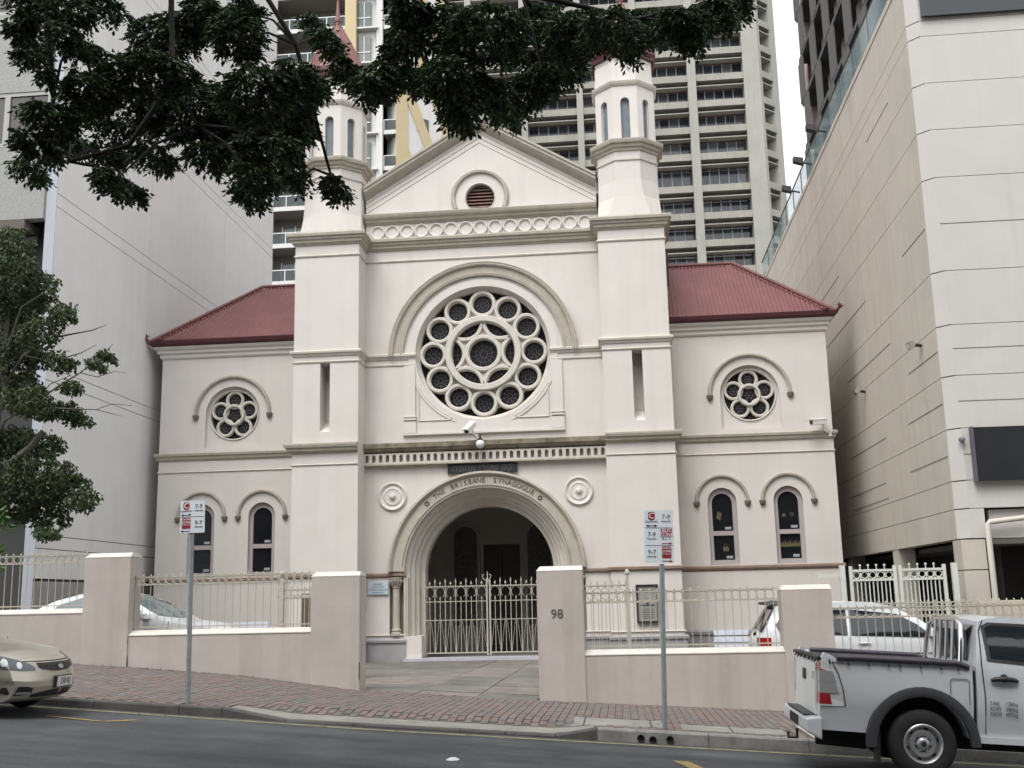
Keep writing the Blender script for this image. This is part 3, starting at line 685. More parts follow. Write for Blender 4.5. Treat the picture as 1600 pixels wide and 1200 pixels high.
    for k in range(8):
        q = MB(); q.tube([(o8[k][0]*(R8+o_+.012)/R8, cy+(o8[k][1]-cy)*(R8+o_+.012)/R8, z) for o_, z in sp[:7]], .018, 5); q.build('spire_rib', M_SPIRE, spo)
    q = MB(); q.lathe([(0,18.74),(.09,18.78),(.115,18.85),(.09,18.92),(0,18.96)], 12, o=(0,cy,0)); q.lathe([(0,19.5),(.07,19.56),(.07,19.62),(0,19.68)], 10, o=(0,cy,0)); q.build('finial', M_SPIRE, spo, smooth=40)
    q = MB(); 
    for k in range(8):
        q.lathe([(0,-.02),(.03,0),(0,.03)], 6, o=(o8[k][0]*.16, cy+(o8[k][1]-cy)*.16, 18.66))
    q.build('spire_collar', M_SPIRE, spo)
# ---- mouldings that run round towers and centre
full = [(-TO,Wd),(-TO,T),(-TI,T),(-TI,0),(TI,0),(TI,T),(TO,T),(TO,Wd)]
full_b = [(-TO,T+2.0),(-TO,T),(-TI,T),(-TI,0),(TI,0),(TI,T),(TO,T),(TO,T+2.0)]
mb = MB(); mb.cornice(full_b, [(.03,11.49),(.05,11.53),(.09,11.55),(.10,11.62),(.14,11.64),(.15,11.70),(.20,11.72),(.21,11.79),(.19,11.82)], .01); mb.build('main_cornice', M_TRIM, syn)
mb = MB(); mb.cornice(full_b, [(.025,11.15),(.04,11.18),(.025,11.21)], .01); mb.build('fillet', M_TRIML, syn)
mb = MB(); mb.cornice([(-TI,0),(TI,0)], [(.03,12.28),(.06,12.32),(.10,12.34),(.12,12.40),(.17,12.43),(.20,12.48),(.22,12.55),(.20,12.57)], .01); mb.build('pediment_cornice', M_TRIM, syn)
for q in (full[:4] + [(-1.87,0)], [(1.87,0)] + full[4:]): mb = MB(); mb.cornice(q, [(.03,8.30),(.05,8.36),(.09,8.38),(.10,8.43),(.07,8.46)], .01); mb.build('impost_course', M_TRIML, syn)
for q in (full[:4] + [(-1.9,0)], [(1.9,0)] + full[4:]): mb = MB(); mb.cornice(q, [(.025,8.12),(.035,8.145),(.025,8.165)], .01); mb.build('fillet', M_TRIML, syn)
strp = [(.03,5.62),(.07,5.66),(.12,5.68),(.13,5.74),(.18,5.77),(.20,5.83),(.20,5.87),(.15,5.89)]
for q in (full[:3], full[5:]): mb = MB(); mb.cornice(q, strp, .01); mb.build('string_course', M_TRIM, syn)
mb = MB(); mb.cornice([(-TI,0),(TI,0)], [(.10,5.66),(.20,5.70),(.24,5.76),(.27,5.78),(.28,5.90),(.24,5.92)], .01); mb.build('string_course', mat('stained_stone', (.33,.29,.22), .95, .7, 3.5, .3, 60, col2=(.10,.095,.07), streak=.8), syn)
for q in (full[:3], full[5:]): mb = MB(); mb.cornice(q, [(.02,5.29),(.035,5.31),(.02,5.33)], .01); mb.build('fillet', M_TRIML, syn)
wpl = [(-WO,9.0),(-WO,Wd),(-TO-.002,Wd)]; wpr = [(TO+.002,Wd),(WO,Wd),(WO,9.0)]
for pth in (wpl, wpr):
    mb = MB(); mb.cornice(pth, [(.03,5.72),(.06,5.76),(.07,5.82),(.11,5.85),(.12,5.91),(.09,5.93)], .01); mb.build('string_course', M_TRIM, syn)
    mb = MB(); mb.cornice(pth, [(.02,5.37),(.035,5.39),(.02,5.41)], .01); mb.build('fillet', M_TRIML, syn)
    mb = MB(); mb.cornice(pth, [(.03,8.70),(.06,8.74),(.06,8.82),(.12,8.86),(.12,8.93),(.18,8.97),(.22,9.04)], .01); mb.build('eaves_cornice', M_WALL, syn)
    mb = MB(); mb.cornice(pth, [(.0,2.26),(.03,2.28),(.06,2.33),(.06,2.38),(.03,2.40)], .01); mb.build('sill_course', mat('brown_ledge', (.33,.25,.20), .9, .3, 4, streak=.4), syn)
    mb = MB(); mb.cornice(pth, [(.05,-.6),(.05,.60),(.09,.62),(.10,.70),(.05,.74)], .01); mb.build('plinth', mat('plinth_grey', (.36,.35,.355), .9, .2, 3), syn)
for pth in (full[:4] + [(-2.18,0)], [(2.18,0)] + full[4:]):
    mb = MB(); mb.cornice(pth, [(.0,2.28),(.03,2.30),(.07,2.33),(.08,2.39),(.04,2.41)], .01); mb.build('sill_course', mat('brown_ledge', (.33,.25,.20)), syn)
    mb = MB(); mb.cornice(pth, [(.06,-.4),(.06,.56),(.10,.58),(.11,.64),(.06,.68)], .01); mb.build('plinth', mat('plinth_grey', (.36,.35,.355)), syn)
    mb = MB(); mb.cornice(pth, [(.03,.75),(.045,.77),(.03,.79)], .01); mb.build('fillet', M_TRIML, syn)
# frieze of rings under the pediment
fr = MB(); fr.arc(0, 0, [(.205,.0),(.205,-.05),(.185,-.06),(.165,-.05),(.15,-.015),(.148,.002)], 0, 2*PI, 24); fz = None
for k in range(15):
    loc = (-2.97+.4243*k, -.0, 12.05)
    if fz is None: fz = fr.build('frieze_ring', M_WALL, syn, smooth=40, loc=loc)
    else: link_copy(fz, syn, loc)
tr = MB(); tr.add([(-.06,-.03,0),(.06,-.03,0),(0,-.03,.09),(-.06,.0,0),(.06,.0,0),(0,.0,.09)], [(0,1,2),(0,3,4,1),(1,4,5,2),(2,5,3,0)]); tz = None
for k in range(14):
    loc = (-2.97+.4243*(k+.5), 0, 11.83)
    if tz is None: tz = tr.build('frieze_spur', M_TRIM, syn, loc=loc)
    else: link_copy(tz, syn, loc)
# little arcade under the lower string course
holes = []
for k in range(35):
    cx = -3.23 + .19*k; holes.append([(cx-.05,5.40),(cx-.05,5.555)] + circ(cx, 5.555, .05, 6, PI, 0, True)[1:] + [(cx+.05,5.40)])
mb = MB(); mb.slab([(-TI,5.35),(TI,5.35),(TI,5.64),(-TI,5.64)], holes, -.165, -.003); mb.build('arcade_frieze', M_TRIML, syn)
mb = MB(); mb.cornice([(-TI,0),(TI,0)], [(.02,5.30),(.18,5.315),(.18,5.345),(.02,5.352)], .01); mb.build('arcade_ledge', M_TRIM, syn)
# bird spikes along the ledges
mb = MB()
def spikes(p0, p1, z, n, h=.12):
    for k in range(n):
        t = (k+.5)/n; x, y = lerp(t, p0[0], p1[0]), lerp(t, p0[1], p1[1]); dx, dy = random.uniform(-.03,.03), random.uniform(-.05,.02); hh = h*random.uniform(.7,1.1)
        mb.add([(x-.003,y,z),(x+.003,y,z),(x+dx,y+dy,z+hh)], [(0,1,2)])
spikes((-3.3,-.12), (3.3,-.12), 11.82, 200); spikes((-3.3,-.12), (3.3,-.12), 12.57, 200)
for sg in (-1, 1): spikes((sg*4.225-.95,T-.12), (sg*4.225+.95,T-.12), 11.82, 60)
SPK = mb.build('bird_spikes', mat('spike_wire', (.7,.7,.68), .4), syn); stuff(SPK)
# ---- wing roofs: corrugated sheet
ze, zrg, ye, yr = 9.14, 11.50, Wd-.30, 32.3-YC
for sg in (-1, 1):
    xe, xr, xi = WO+.30, 7.35, TO-.1
    mb = MB(); rows = []; n = int((xe-xi)/.028)
    for k in range(n+1):
        x = lerp(k/n, xi, xe); t = 1.0 if x <= xr else 1-(x-xr)/(xe-xr)
        w = .014*math.cos(2*PI*x/.112)
        rows.append([(sg*x, lerp(q*t, ye, yr), lerp(q*t, ze, zrg)+w) for q in (0, .5, 1)])
    mb.strip(rows); rf = mb.build('roof', M_ROOF, syn, smooth=60)
    mb = MB(); yb = 2*yr-ye
    mb.add([(sg*xe,ye,ze),(sg*xe,yb,ze),(sg*xr,yr,zrg)], [(0,1,2)]); mb.add([(sg*xe,yb,ze),(sg*xi,yb,ze),(sg*xi,yr,zrg),(sg*xr,yr,zrg)], [(0,1,2,3)]); mb.build('roof_slope', M_ROOF, rf)
    mb = MB(); mb.tube([(sg*xi,yr,zrg+.02),(sg*xr,yr,zrg+.02),(sg*xe,ye,ze+.03)], .06, 8); mb.build('ridge_cap', M_ROOF, rf, smooth=60)
    mb = MB()
    for k in range(40):
        t = k/40; x = lerp(t, xr, xe)-.16; y = lerp(t, yr, ye); z = lerp(t, zrg, ze)
        if t > .03: mb.box(sg*x-.02, sg*x+.02, y-.06, y-.02, z-.06, z+.005)
    for k in range(18):
        x = xi + .12*k
        if x < xr-.1: mb.box(sg*x-.02, sg*x+.02, yr-.16, yr-.12, zrg-.10, zrg-.07)
    stuff(mb.build('ridge_scallops', M_GUT, rf))
    mb = MB(); pth = [(TO+.002,Wd),(WO,Wd),(WO,9.0)] if sg > 0 else [(-WO,9.0),(-WO,Wd),(-TO-.002,Wd)]
    mb.cornice(pth, [(.14,9.045),(.24,9.05),(.30,9.10),(.33,9.20),(.31,9.22)], 0); gut = mb.build('gutter', M_GUT, rf)
    mb = MB(); cx, cyy = sg*(WO+.28), Wd-.28
    for k in range(5):
        aa = -.9 + k*.42
        mb.tube([(cx,cyy,9.12), (cx+sg*.06*(1+.3*k), cyy-.05, 9.22+.03*k), (cx+sg*.10*(1.2-.6*k+1), cyy-.06, 9.32+.05*(2-abs(k-2)))], [.05,.04,.012], 5)
    mb.lathe([(0,.0),(.09,.03),(.10,.09),(.04,.14),(0,.15)], 8, o=(cx-sg*.28, cyy, 9.16)); mb.build('gutter_finial', M_GUT, rf)
# nave roof behind the gable
mb = MB(); mb.add([(-TI-1.8,.5,13.1-1.1),(0,.5,15.1),(TI+1.8,.5,12.0),(-TI-1.8,12,12.0),(0,12,15.1),(TI+1.8,12,12.0)], [(0,1,4,3),(1,2,5,4),(0,2,1),(3,4,5)]); mb.build('nave_roof', M_ROOF, syn)
mb = MB(); mb.box(-TO+.05, TO-.05, 4.3, 12, 0, 12.0); mb.box(-TO+.05, TO-.05, 1.4, 4.3, 5.1, 12.0); mb.build('nave_wall', M_WALL, syn)
# dark doorway slot beside the right tower on the roof
mb = MB(); mb.box(TO+.02, TO+.22, 1.9, 2.6, 10.4, 11.7); mb.build('roof_hatch', M_GUT, syn)
# ---- fixtures on the facade
def cctv(name, loc, rz, label, tilt=.35):
    r = empty(name, loc, (0, 0, rz), label=label, cat='security camera', group='security cameras', scale=1.35)
    m = MB(); m.box(-.055,.055,-.30,.06,-.05,.05); m.hull8([(-.065,-.36,.05),(.065,-.36,.05),(.065,.06,.05),(-.065,.06,.05),(-.05,-.36,.075),(.05,-.36,.075),(.05,.06,.075),(-.05,.06,.075)]); b_ = m.build('housing', M_WHITE, r, rot=(tilt,0,0))
    m = MB(); m.lathe([(0,-.306),(.04,-.306)], 14, 'Y'); m.build('lens', M_BLACK, b_)
    m = MB(); m.tube([(0,.0,-.05),(0,.03,-.17),(0,.16,-.22)], .018, 6); m.box(-.04,.04,.15,.17,-.28,-.16); m.build('bracket', M_WHITE, r)
    return r
cctv('security_camera', (XC-.27, YC-.40, 6.30), -.35, 'white security camera above the round lamp over the entrance', .55)
cctv('security_camera', (XC+9.15, YC+.26, 6.14), -1.0, 'white security camera on the right wing corner ledge', .1)
lamp = empty('globe_lamp', (XC-.06, YC-.42, 5.78), label='white globe lamp hanging over the entrance arch', cat='lamp')
m = MB(); m.lathe([(0,-.12),(.06,-.105),(.105,-.06),(.12,0),(.105,.06),(.05,.11),(0,.115)], 20); m.build('globe', mat('opal_glass', (.75,.77,.8), .3), lamp, smooth=60)
m = MB(); m.lathe([(.05,.10),(.085,.13),(.03,.17),(.02,.25)], 12); m.tube([(0,0,.2),(0,.02,.27),(0,.14,.27)], .014, 5); m.build('lamp_cap', M_BLACK, lamp, smooth=40)
pl = empty('plaque', (-6.51, YC-.03, 2.02), label='pale blue plaque beside the entrance arch', cat='plaque')
m = MB(); m.box(-.28,.28,-.03,.02,-.17,.16); m.build('plate', mat('plaque_blue', (.50,.58,.62), .5), pl)
m = MB()
for t_, z_ in (('THIS PROPERTY', .10), ('IS MONITORED BY', .03), ('ELECTRONIC SURVEILLANCE', -.05), ('24 HOURS PER DAY', -.12)): text_at(m, t_, .055, 0, -.034, z_, .001, sx=.75)
m.build('lettering', mat('ink_blue', (.06,.09,.16), .7), pl)
nb = empty('notice_board', (.65, 28.5-.0, 1.46), label='framed grey notice board on the right tower base', cat='notice board')
m = MB(); m.box(-.24,.24,-.07,.0,-.44,.44); m.build('panel', mat('notice_grey', (.30,.30,.28), .6, .2, 8), nb)
m = MB(); m.slab([(-.28,-.48),(.28,-.48),(.28,.48),(-.28,.48)], [[(-.235,-.435),(.235,-.435),(.235,.435),(-.235,.435)]], -.10, -.0); m.build('frame', M_BLACK, nb)
m = MB(); 
for z_, w_ in ((.27,.20),(.08,.14)): m.lathe([(0,-.074),(.05,-.074)], 12, 'Y', o=(0,0,z_-.05)) if z_ < .1 else None
m.box(-.18,.18,-.076,-.071,-.06,-.02); m.box(-.16,.16,-.076,-.071,.30,.33)
for i in range(6): m.box(-.15,.15,-.075,-.071,-.14-.045*i,-.13-.045*i)
m.build('print', mat('ink_dark', (.07,.07,.08), .8), nb)

# ================================================================== BOUNDARY WALLS
def wall_panel(par, x0, x1, zt, name='wall_panel', th=.32):
    n = max(2, int((x1-x0)/.5)); m = MB(); rows = []
    for i in range(n+1):
        x = lerp(i/n, x0, x1); zb = zw(x) - .35
        rows.append([(x, 0, zb), (x, 0, zt-.085), (x, th, zt-.085), (x, th, zb)])
    m.strip(rows, closed_v=True); k = len(m.v); m.v += rows[0]+rows[-1]; m.f += [(k,k+1,k+2,k+3), (k+7,k+6,k+5,k+4)]
    p = m.build(name, M_BWALL, par)
    c = MB(); c.strip([[(x, -.010, zt-.083), (x, -.010, zt-.07), (x, .13, zt), (x, th-.06, zt), (x, th+.01, zt-.07), (x, th+.01, zt-.083)] for x in (x0, x1)], closed_v=True); c.build('coping', M_COPE, p)
    return p
def pillar(par, x0, x1, zt, th=.42, y0=-.03):
    m = MB(); zb = min(zw(x0), zw(x1)) - .35; m.box(x0, x1, y0, th, zb, zt-.075); p = m.build('pillar', M_BWALL, par)
    bv = p.modifiers.new('b', 'BEVEL'); bv.width = .012; bv.segments = 2
    c = MB(); a, b = y0-.004, th+.004; e = .05
    c.hull8([(x0-.004,a,zt-.073),(x1+.004,a,zt-.073),(x1+.004,b,zt-.073),(x0-.004,b,zt-.073),(x0+e,a+.11,zt),(x1-.012,a+.11,zt),(x1-.012,b-.11,zt),(x0+e,b-.11,zt)]); c.build('coping', M_COPE, p)
    return p
bl = empty('boundary_wall', (0, YW, 0), label='stepped rendered boundary wall left of the driveway', cat='wall')
wall_panel(bl, -16.5, -8.82, 1.66); pillar(bl, -8.82, -8.03, 2.55); wall_panel(bl, -8.03, -4.98, 1.28); p2_ = pillar(bl, -4.98, -4.18, 2.15)
pillar(bl, -17.3, -16.5, 2.75)
m = MB(); m.tube([(-8.03,-.014,.62),(-8.025,-.014,.8),(-8.04,-.014,.95),(-8.03,-.014,1.12)], .006, 4); m.build('crack', M_DARK, bl)
m = MB(); m.box(-4.19,-4.175,-.036,-.02,.45,.72); m.build('crack', mat('rust_stain', (.10,.06,.05), .9), bl)
br = empty('boundary_wall', (0, YW, 0), label='rendered boundary wall numbered 98 right of the driveway', cat='wall')
pr98 = pillar(br, -1.33, -.60, 2.15); wall_panel(br, -.60, 2.46, .84); pillar(br, 2.46, 3.22, 1.77); wall_panel(br, 3.22, 7.2, .45); pillar(br, 7.2, 7.95, 1.3)
wall_panel(br, 7.95, 14, .0)
m = MB(); text_at(m, '98', .20, -1.02, -.034, 1.40, .004); m.build('house_number', mat('number_grey', (.07,.07,.075), .5), pr98)

# ================================================================== IRON FENCES
_pk = {}
def iron_fence(x0, x1, y, zb, zt, ring, label, sp=.128, spike=.055, every=1, group='iron fence panels on the boundary walls'):
    r = empty('iron_fence', (x0, y, zb), label=label, cat='fence', group=group); L = x1-x0; H = zt-zb
    for z_ in (.05, H-ring, H):
        m = MB(); m.box(0, L, -.012, .012, z_-.010, z_+.010); m.build('rail', M_IRON, r)
    m = MB(); m.tube([(0,0,0),(0,0,H+spike*.4)], .0068, 6); m.lathe([(.012,H+spike*.2),(.016,H+spike*.45),(.0,H+spike)], 6); me = m.mesh('picket'); me.materials.append(M_IRON)
    m = MB(); rr = ring/2-.008; m.tube([(rr*math.cos(q*PI/8), 0, rr*math.sin(q*PI/8)) for q in range(17)], .0085, 5, cap=False); rme = m.mesh('ring'); rme.materials.append(M_IRON)
    n = int(L/sp)
    for i in range(n+1):
        o = bpy.data.objects.new('picket', me); S.collection.objects.link(o); o.parent = r; o.location = (i*sp+.02, random.uniform(-.003,.003), 0); o.rotation_euler = (0, random.uniform(-.006,.006), 0)
        if i < n:
            o = bpy.data.objects.new('ring', rme); S.collection.objects.link(o); o.parent = r; o.location = ((i+.5)*sp+.02, 0, H-ring/2)
    return r
iron_fence(-11.6, -8.82, YW+.16, 1.66, 2.54, .125, 'cream iron fence on the leftmost wall panel')
iron_fence(-8.03, -4.98, YW+.16, 1.28, 2.14, .125, 'cream iron fence between the two left pillars')
iron_fence(-.60, 2.46, YW+.16, .84, 1.72, .16, 'cream iron fence behind the right sign post')
iron_fence(3.22, 7.2, YW+.16, .45, 1.40, .15, 'cream iron fence behind the white utility')
G2 = 'short inner fences beside the driveway'
f1 = iron_fence(-.72, .10, 20.6, .10, 1.86, .30, 'short inner iron fence right of the number 98 pillar', .132, .12, group=G2)
m = MB(); m.box(.81,.87,-.03,.03,0,1.95); m.lathe([(0,2.06),(.04,2.02),(.05,1.97),(.03,1.94)], 10, o=(.84,0,0)); m.build('post', M_IRON, f1)
f2 = iron_fence(-6.42, -5.2, 20.6, .20, 1.92, .16, 'short inner iron fence left of the driveway pillar', .132, .10, group=G2)
m = MB(); m.box(-.06,.02,-.04,.04,0,1.93); m.lathe([(0,2.08),(.05,2.05),(.06,2.0),(.03,1.93)], 10, o=(-.02,0,0)); m.build('post', M_IRON, f2)
m = MB(); m.box(-.1, 1.2, -.02, .02, 1.56, 1.62); m.build('rail', M_IRON, f2)
bs = empty('timber_screen', (-6.35, 21.6, 0), label='brown slatted timber screen behind the left pillar', cat='screen')
for i in range(10):
    m = MB(); m.box(.0, .125, 0, .03, .15, 1.85); m.build('slat', mat('brown_timber', (.17,.115,.085), .8, .4, 9), bs, loc=(.13*i, random.uniform(0,.006), 0))
m = MB(); m.box(0,1.3,.035,.07,.5,.6); m.box(0,1.3,.035,.07,1.5,1.6); m.build('batten', mat('brown_timber', (.17,.115,.085)), bs)
# entrance gates in the arch: two leaves
for sg in (-1, 1):
    g = empty('entrance_gate', (XC + sg*1.74, YC+.34, .20), label='left leaf of the cream iron gate in the entrance arch' if sg < 0 else 'right leaf of the cream iron gate in the entrance arch', cat='gate', group='entrance gate leaves')
    e = -sg; L = 1.70
    def X(t): return e*t
    for z_, w in ((.07,.016),(.93,.011),(1.42,.011),(1.82,.014)):
        m = MB(); m.box(*sorted((X(0), X(L))), -w, w, z_-w, z_+w); m.build('rail', M_IRON, g)
    for t in (0, L):
        m = MB(); m.box(*sorted((X(t-.022), X(t+.022))), -.02, .02, 0, 1.98); m.build('stile', M_IRON, g)
    n = 6; sp = L/n
    mt = MB(); mt.tube([(0,0,.05),(0,0,1.92)], .013, 6); mt.lathe([(.013,1.9),(.024,1.94),(0,2.05)], 6); tall = mt.mesh('picket'); tall.materials.append(M_IRON)
    ms = MB(); ms.tube([(0,0,.05),(0,0,1.46)], .010, 6); ms.lathe([(.010,1.45),(.02,1.49),(0,1.57)], 6); short = ms.mesh('picket'); short.materials.append(M_IRON)
    mf = MB(); mf.lathe([(.006,1.82),(.01,1.86),(.032,1.89),(.012,1.93),(0,1.97)], 6); fin = mf.mesh('finial'); fin.materials.append(M_IRON)
    mc = MB(); a_ = sp/2-.02
    for s2 in (-1, 1): mc.tube([(s2*a_*math.cos(q), 0, 1.66+.13*math.sin(q)*1.1) for q in [-.9+i*.3 for i in range(9)]], .008, 5)
    hoop = mc.mesh('hoop'); hoop.materials.append(M_IRON)
    mv = MB()
    for s2 in (-1, 1): mv.tube([(s2*sp/2*.92,0,.10),(s2*.03,0,.90)], .006, 5)
    vee = mv.mesh('brace'); vee.materials.append(M_IRON)
    for i in range(n):
        for me, t in ((tall, i*sp), (short, (i+.5)*sp), (fin, (i+.5)*sp), (hoop, (i+.5)*sp), (vee, (i+.5)*sp)):
            if me is tall and i == 0: continue
            o = bpy.data.objects.new(me.name.split('.')[0], me); S.collection.objects.link(o); o.parent = g; o.location = (X(t), 0, 0)
    if sg < 0:
        m = MB()
        for s2 in (-1, 1): m.tube([(L+.01+s2*.02,0,1.95),(L+s2*.10,0,2.02),(L+s2*.12,0,2.10),(L+s2*.07,0,2.12)], .014, 5)
        m.tube([(L+.02,0,1.9),(L+.02,0,2.2)], [.03,.01], 6); m.build('fleur', M_IRON, g)
# tall double gate in the right passage
dg = empty('side_gate', (4.42, 22.0, 0), label='tall pale green-white double gate beside the right building', cat='gate')
M_GATE = mat('pale_gate_paint', (.62,.64,.58), .5, .1, 6)
for sx0 in (0.0, .93):
    Lg = .89
    for t in (.03, Lg-.03):
        m = MB(); m.box(sx0+t-.03, sx0+t+.03, -.03, .03, .0, 2.13); m.build('stile', M_GATE, dg)
    for z_ in (.15, 1.86, 2.04):
        m = MB(); m.box(sx0+.06, sx0+Lg-.06, -.02, .02, z_-.022, z_+.022); m.build('rail', M_GATE, dg)
    for i in range(9):
        m = MB(); x_ = sx0+.06+(i+1)*(Lg-.12)/10; m.tube([(x_,0,.15),(x_,0,1.86)], .013, 5); m.build('bar', M_GATE, dg)
    for i in range(4):
        x_ = sx0+.06+(i+1)*(Lg-.12)/5; m = MB(); m.tube([(x_,0,1.86),(x_,0,2.13)], .012, 5); m.lathe([(0,2.11),(.022,2.125),(.022,2.15),(0,2.165)], 8, o=(x_,0,0)); m.build('finial', M_GATE, dg)
    for i in range(5):
        x_ = sx0+.06+(i+.5)*(Lg-.12)/5; m = MB(); m.tube([(x_+.06*math.cos(q*PI/6),0,1.95+.06*math.sin(q*PI/6)) for q in range(13)], .011, 5, cap=False); m.build('ring', M_GATE, dg)
for x_ in (-.13, 1.98):
    m = MB(); m.box(x_-.05, x_+.05, -.05, .05, 0, 2.15); m.build('post', M_GATE, dg)
m = MB(); m.box(-.6, -.18, -.02, .02, 1.93, 1.99); m.build('rail', M_GATE, dg)
iron_fence(4.6, 10.5, 21.2, .25, 1.42, .14, 'low cream iron fence in front of the pale double gate', group='low fence by the right building')

# ================================================================== PARKING SIGNS
M_SIGN = mat('sign_face', (.62,.68,.72), .5, .06, 6); M_RED = mat('sign_red', (.25,.016,.03), .5); M_INK = mat('sign_ink', (.05,.04,.07), .6)
def arrow(m, x0, x1, z, y, both=False, left=False):
    m.box(min(x0,x1), max(x0,x1), y-.002, y, z-.004, z+.004)
    for side in ((-1, 1) if both else ((-1,) if left else (1,))):
        xe = max(x0, x1) if side > 0 else min(x0, x1); m.add([(xe+side*.02, y-.002, z), (xe-side*.012, y-.002, z+.017), (xe-side*.012, y-.002, z-.017)], [(0,1,2)])
def rrect(x0, x1, z0, z1, r):
    P = []
    for cx, cz, a in ((x1-r,z1-r,0),(x0+r,z1-r,PI/2),(x0+r,z0+r,PI),(x1-r,z0+r,3*PI/2)): P += [(cx+r*math.cos(a+q*PI/8), cz+r*math.sin(a+q*PI/8)) for q in range(5)]
    return P
def sign(name, x, y, zb, h_post, plate, label, rows, lean=0.0, off=0.0):
    r = empty(name, (x, y, zb), (0, lean, 0), label=label, cat='sign', group='parking signs on poles')
    m = MB(); m.tube([(0,0,-.1),(0,0,h_post)], .031, 12); m.build('post', M_GREYMETAL, r, smooth=50)
    w, z0, z1 = plate; p = MB(); p.slab(rrect(off-w/2, off+w/2, z0, z1, .012), [], -.042, -.034); pl_ = p.build('plate', M_SIGN, r)
    m = MB(); m.box(off-.05, off+.05, -.034, .0, z1-.12, z1-.08); m.box(off-.05, off+.05, -.034, .0, z0+.08, z0+.12); m.build('bracket', M_GREYMETAL, r)
    red = MB(); ink = MB(); wh = MB(); ya, yb, yc = -.044, -.0445, -.047; H = (z1-z0)/len(rows)
    for i, row in enumerate(rows):
        zt = z1 - i*H; zc = zt - H/2; lft = off-w/4; rgt = off+w/4
        if i: ink.box(off-w/2+.01, off+w/2-.01, ya-.001, ya, zt-.003, zt+.002)
        kind, side, txt, arr = row; bx = lft if side == 'L' else rgt; tx = rgt if side == 'L' else lft
        if kind == 'C':
            red.slab(rrect(bx-.042, bx+.042, zc-.015, zt-.02, .03), [], yb, ya); text_at(wh, 'C', .10, bx, yc, (zc-.015+zt-.02)/2, .001); text_at(ink, 'CLEARWAY', .03, bx, yb, zc-.033, .001)
        elif kind == 'BUS':
            red.slab(rrect(bx-.068, bx+.068, zc-.0, zt-.012, .006), [], yb, ya); text_at(wh, 'BUS', .062, bx, yc, zt-.036, .001); text_at(wh, 'ZONE', .062, bx, yc, zt-.086, .001); text_at(ink, 'B C C', .042, bx, yb, zc-.025, .001)
        else:
            red.slab(rrect(bx-.058, bx+.058, zc-.05, zt-.012, .012), [], yb, ya); text_at(wh, 'LOADING', .032, bx, yc, zt-.035, .001); text_at(wh, 'ZONE', .042, bx, yc, zt-.072, .001); text_at(wh, '30 MINUTES', .02, bx, yc, zt-.105, .0008)
        text_at(ink, txt, .075, tx, yb, zc+.025, .001); text_at(ink, 'MON-FRI', .028, tx, yb, zc-.03, .001)
        zar = zt - H + .025
        if arr == 'B': arrow(ink, bx-.05, bx+.05, zar, yb, True)
        elif arr == 'R': arrow(red, bx-.055, bx+.05, zar, yb)
        else: arrow(ink, bx-.05, bx+.055, zar, yb, left=True)
    red.build('symbol', M_RED, pl_); ink.build('print', M_INK, pl_); wh.build('lettering', mat('sign_white', (.75,.72,.74), .6), pl_)
    return r
sign('parking_sign', .455, YK+.28, zf(.455, YK+.28), 1.98, (.36, 1.99, 2.64), 'three-panel clearway and bus zone sign on a grey pole', [('C','L','7-9','B'), ('BUS','R','7-9','R'), ('LOAD','R','9-7','R')], .03, -.03)
sign('parking_sign', -5.50, YK+.28, zf(-5.5, YK+.28), 2.16, (.33, 2.14, 2.56), 'two-panel clearway and loading zone sign on the left grey pole', [('C','L','7-9','B'), ('LOAD','L','9-7','L')], -.012, .02)

# white horizontally banded low panels in the yards, a kind of barrier
for (x0, x1, y, z0, z1, lb) in ((2.08, 2.86, 26, .42, .86, 'white banded low barrier left of the white wagon tail'), (-8.6, -7.8, 24, .80, 1.30, 'white banded low barrier beyond the bonnet of the white sedan')):
    b = empty('slatted_barrier', ((x0+x1)/2, y, z0), label=lb, cat='barrier', group='white low barriers in the yard'); w = (x1-x0)/2; H = z1-z0
    for i in range(3):
        m = MB(); m.box(-w, w, -.02, .02, H*(.02+i*.34), H*(.02+i*.34)+H*.27); m.build('slat', mat('barrier_white', (.68,.72,.80), .4), b)
    m = MB(); m.box(-w, w, .02, .35, H*.30, H*.36); m.build('barrier_shelf', mat('barrier_white', (.68,.72,.80)), b)
    for sx in (-1, 1):
        m = MB(); m.box(sx*w*.8-.03, sx*w*.8+.03, .0, .36, -z0-.3, H*.30); m.build('leg', M_GREYMETAL, b)

# ================================================================== NEIGHBOUR: LEFT OFFICE BLOCK
lb = empty('office_block', (-13.4, 23.9, 0), label='pale precast office block along the left side', cat='building')
M_LWALL = mat('left_white_render', (.78,.78,.765), .85, .08, .9, .1, 60, streak=.12)
M_LCORN = mat('left_corner_white', (.66,.69,.76), .7, .05, 2)
M_PEB = mat('pebble_panel', (.40,.40,.385), .95, .35, 38, .5, 60)
zz = [2.35, 3.05, 3.36, 7.02, 7.34, 11.36, 11.70, 15.30, 15.64, 19.4, 19.7, 23.6, 23.9, 30]
yy = [.25, 5.6, 11.6, 16.9]
for z0, z1 in zip(zz, zz[1:]):
    for y0, y1 in zip(yy, yy[1:]):
        if z1-z0 < .5 and y0 > .3: continue
        if z1-z0 < .5: y1 = yy[-1]
        m = MB(); m.box(-.25, 0, y0+.006 if y0 > .3 else y0, y1-.006, z0+.010, z1-.010); m.build('panel', M_LWALL, lb)
m = MB(); m.box(-6, -.04, .6, 16.8, -1, 30); m.build('core', mat('joint_dark', (.05,.05,.05), .9), lb)
m = MB(); m.prism([(-.15,.03),(-.0,.22),(-.02,.26),(-.3,.3)], -1, 30); m.build('corner_strip', M_LCORN, lb)
m = MB(); m.box(-.3, -.01, .3, 16.8, -1, 2.3); m.build('base_wall', mat('base_grey', (.36,.35,.34), .9, .2, 2), lb)
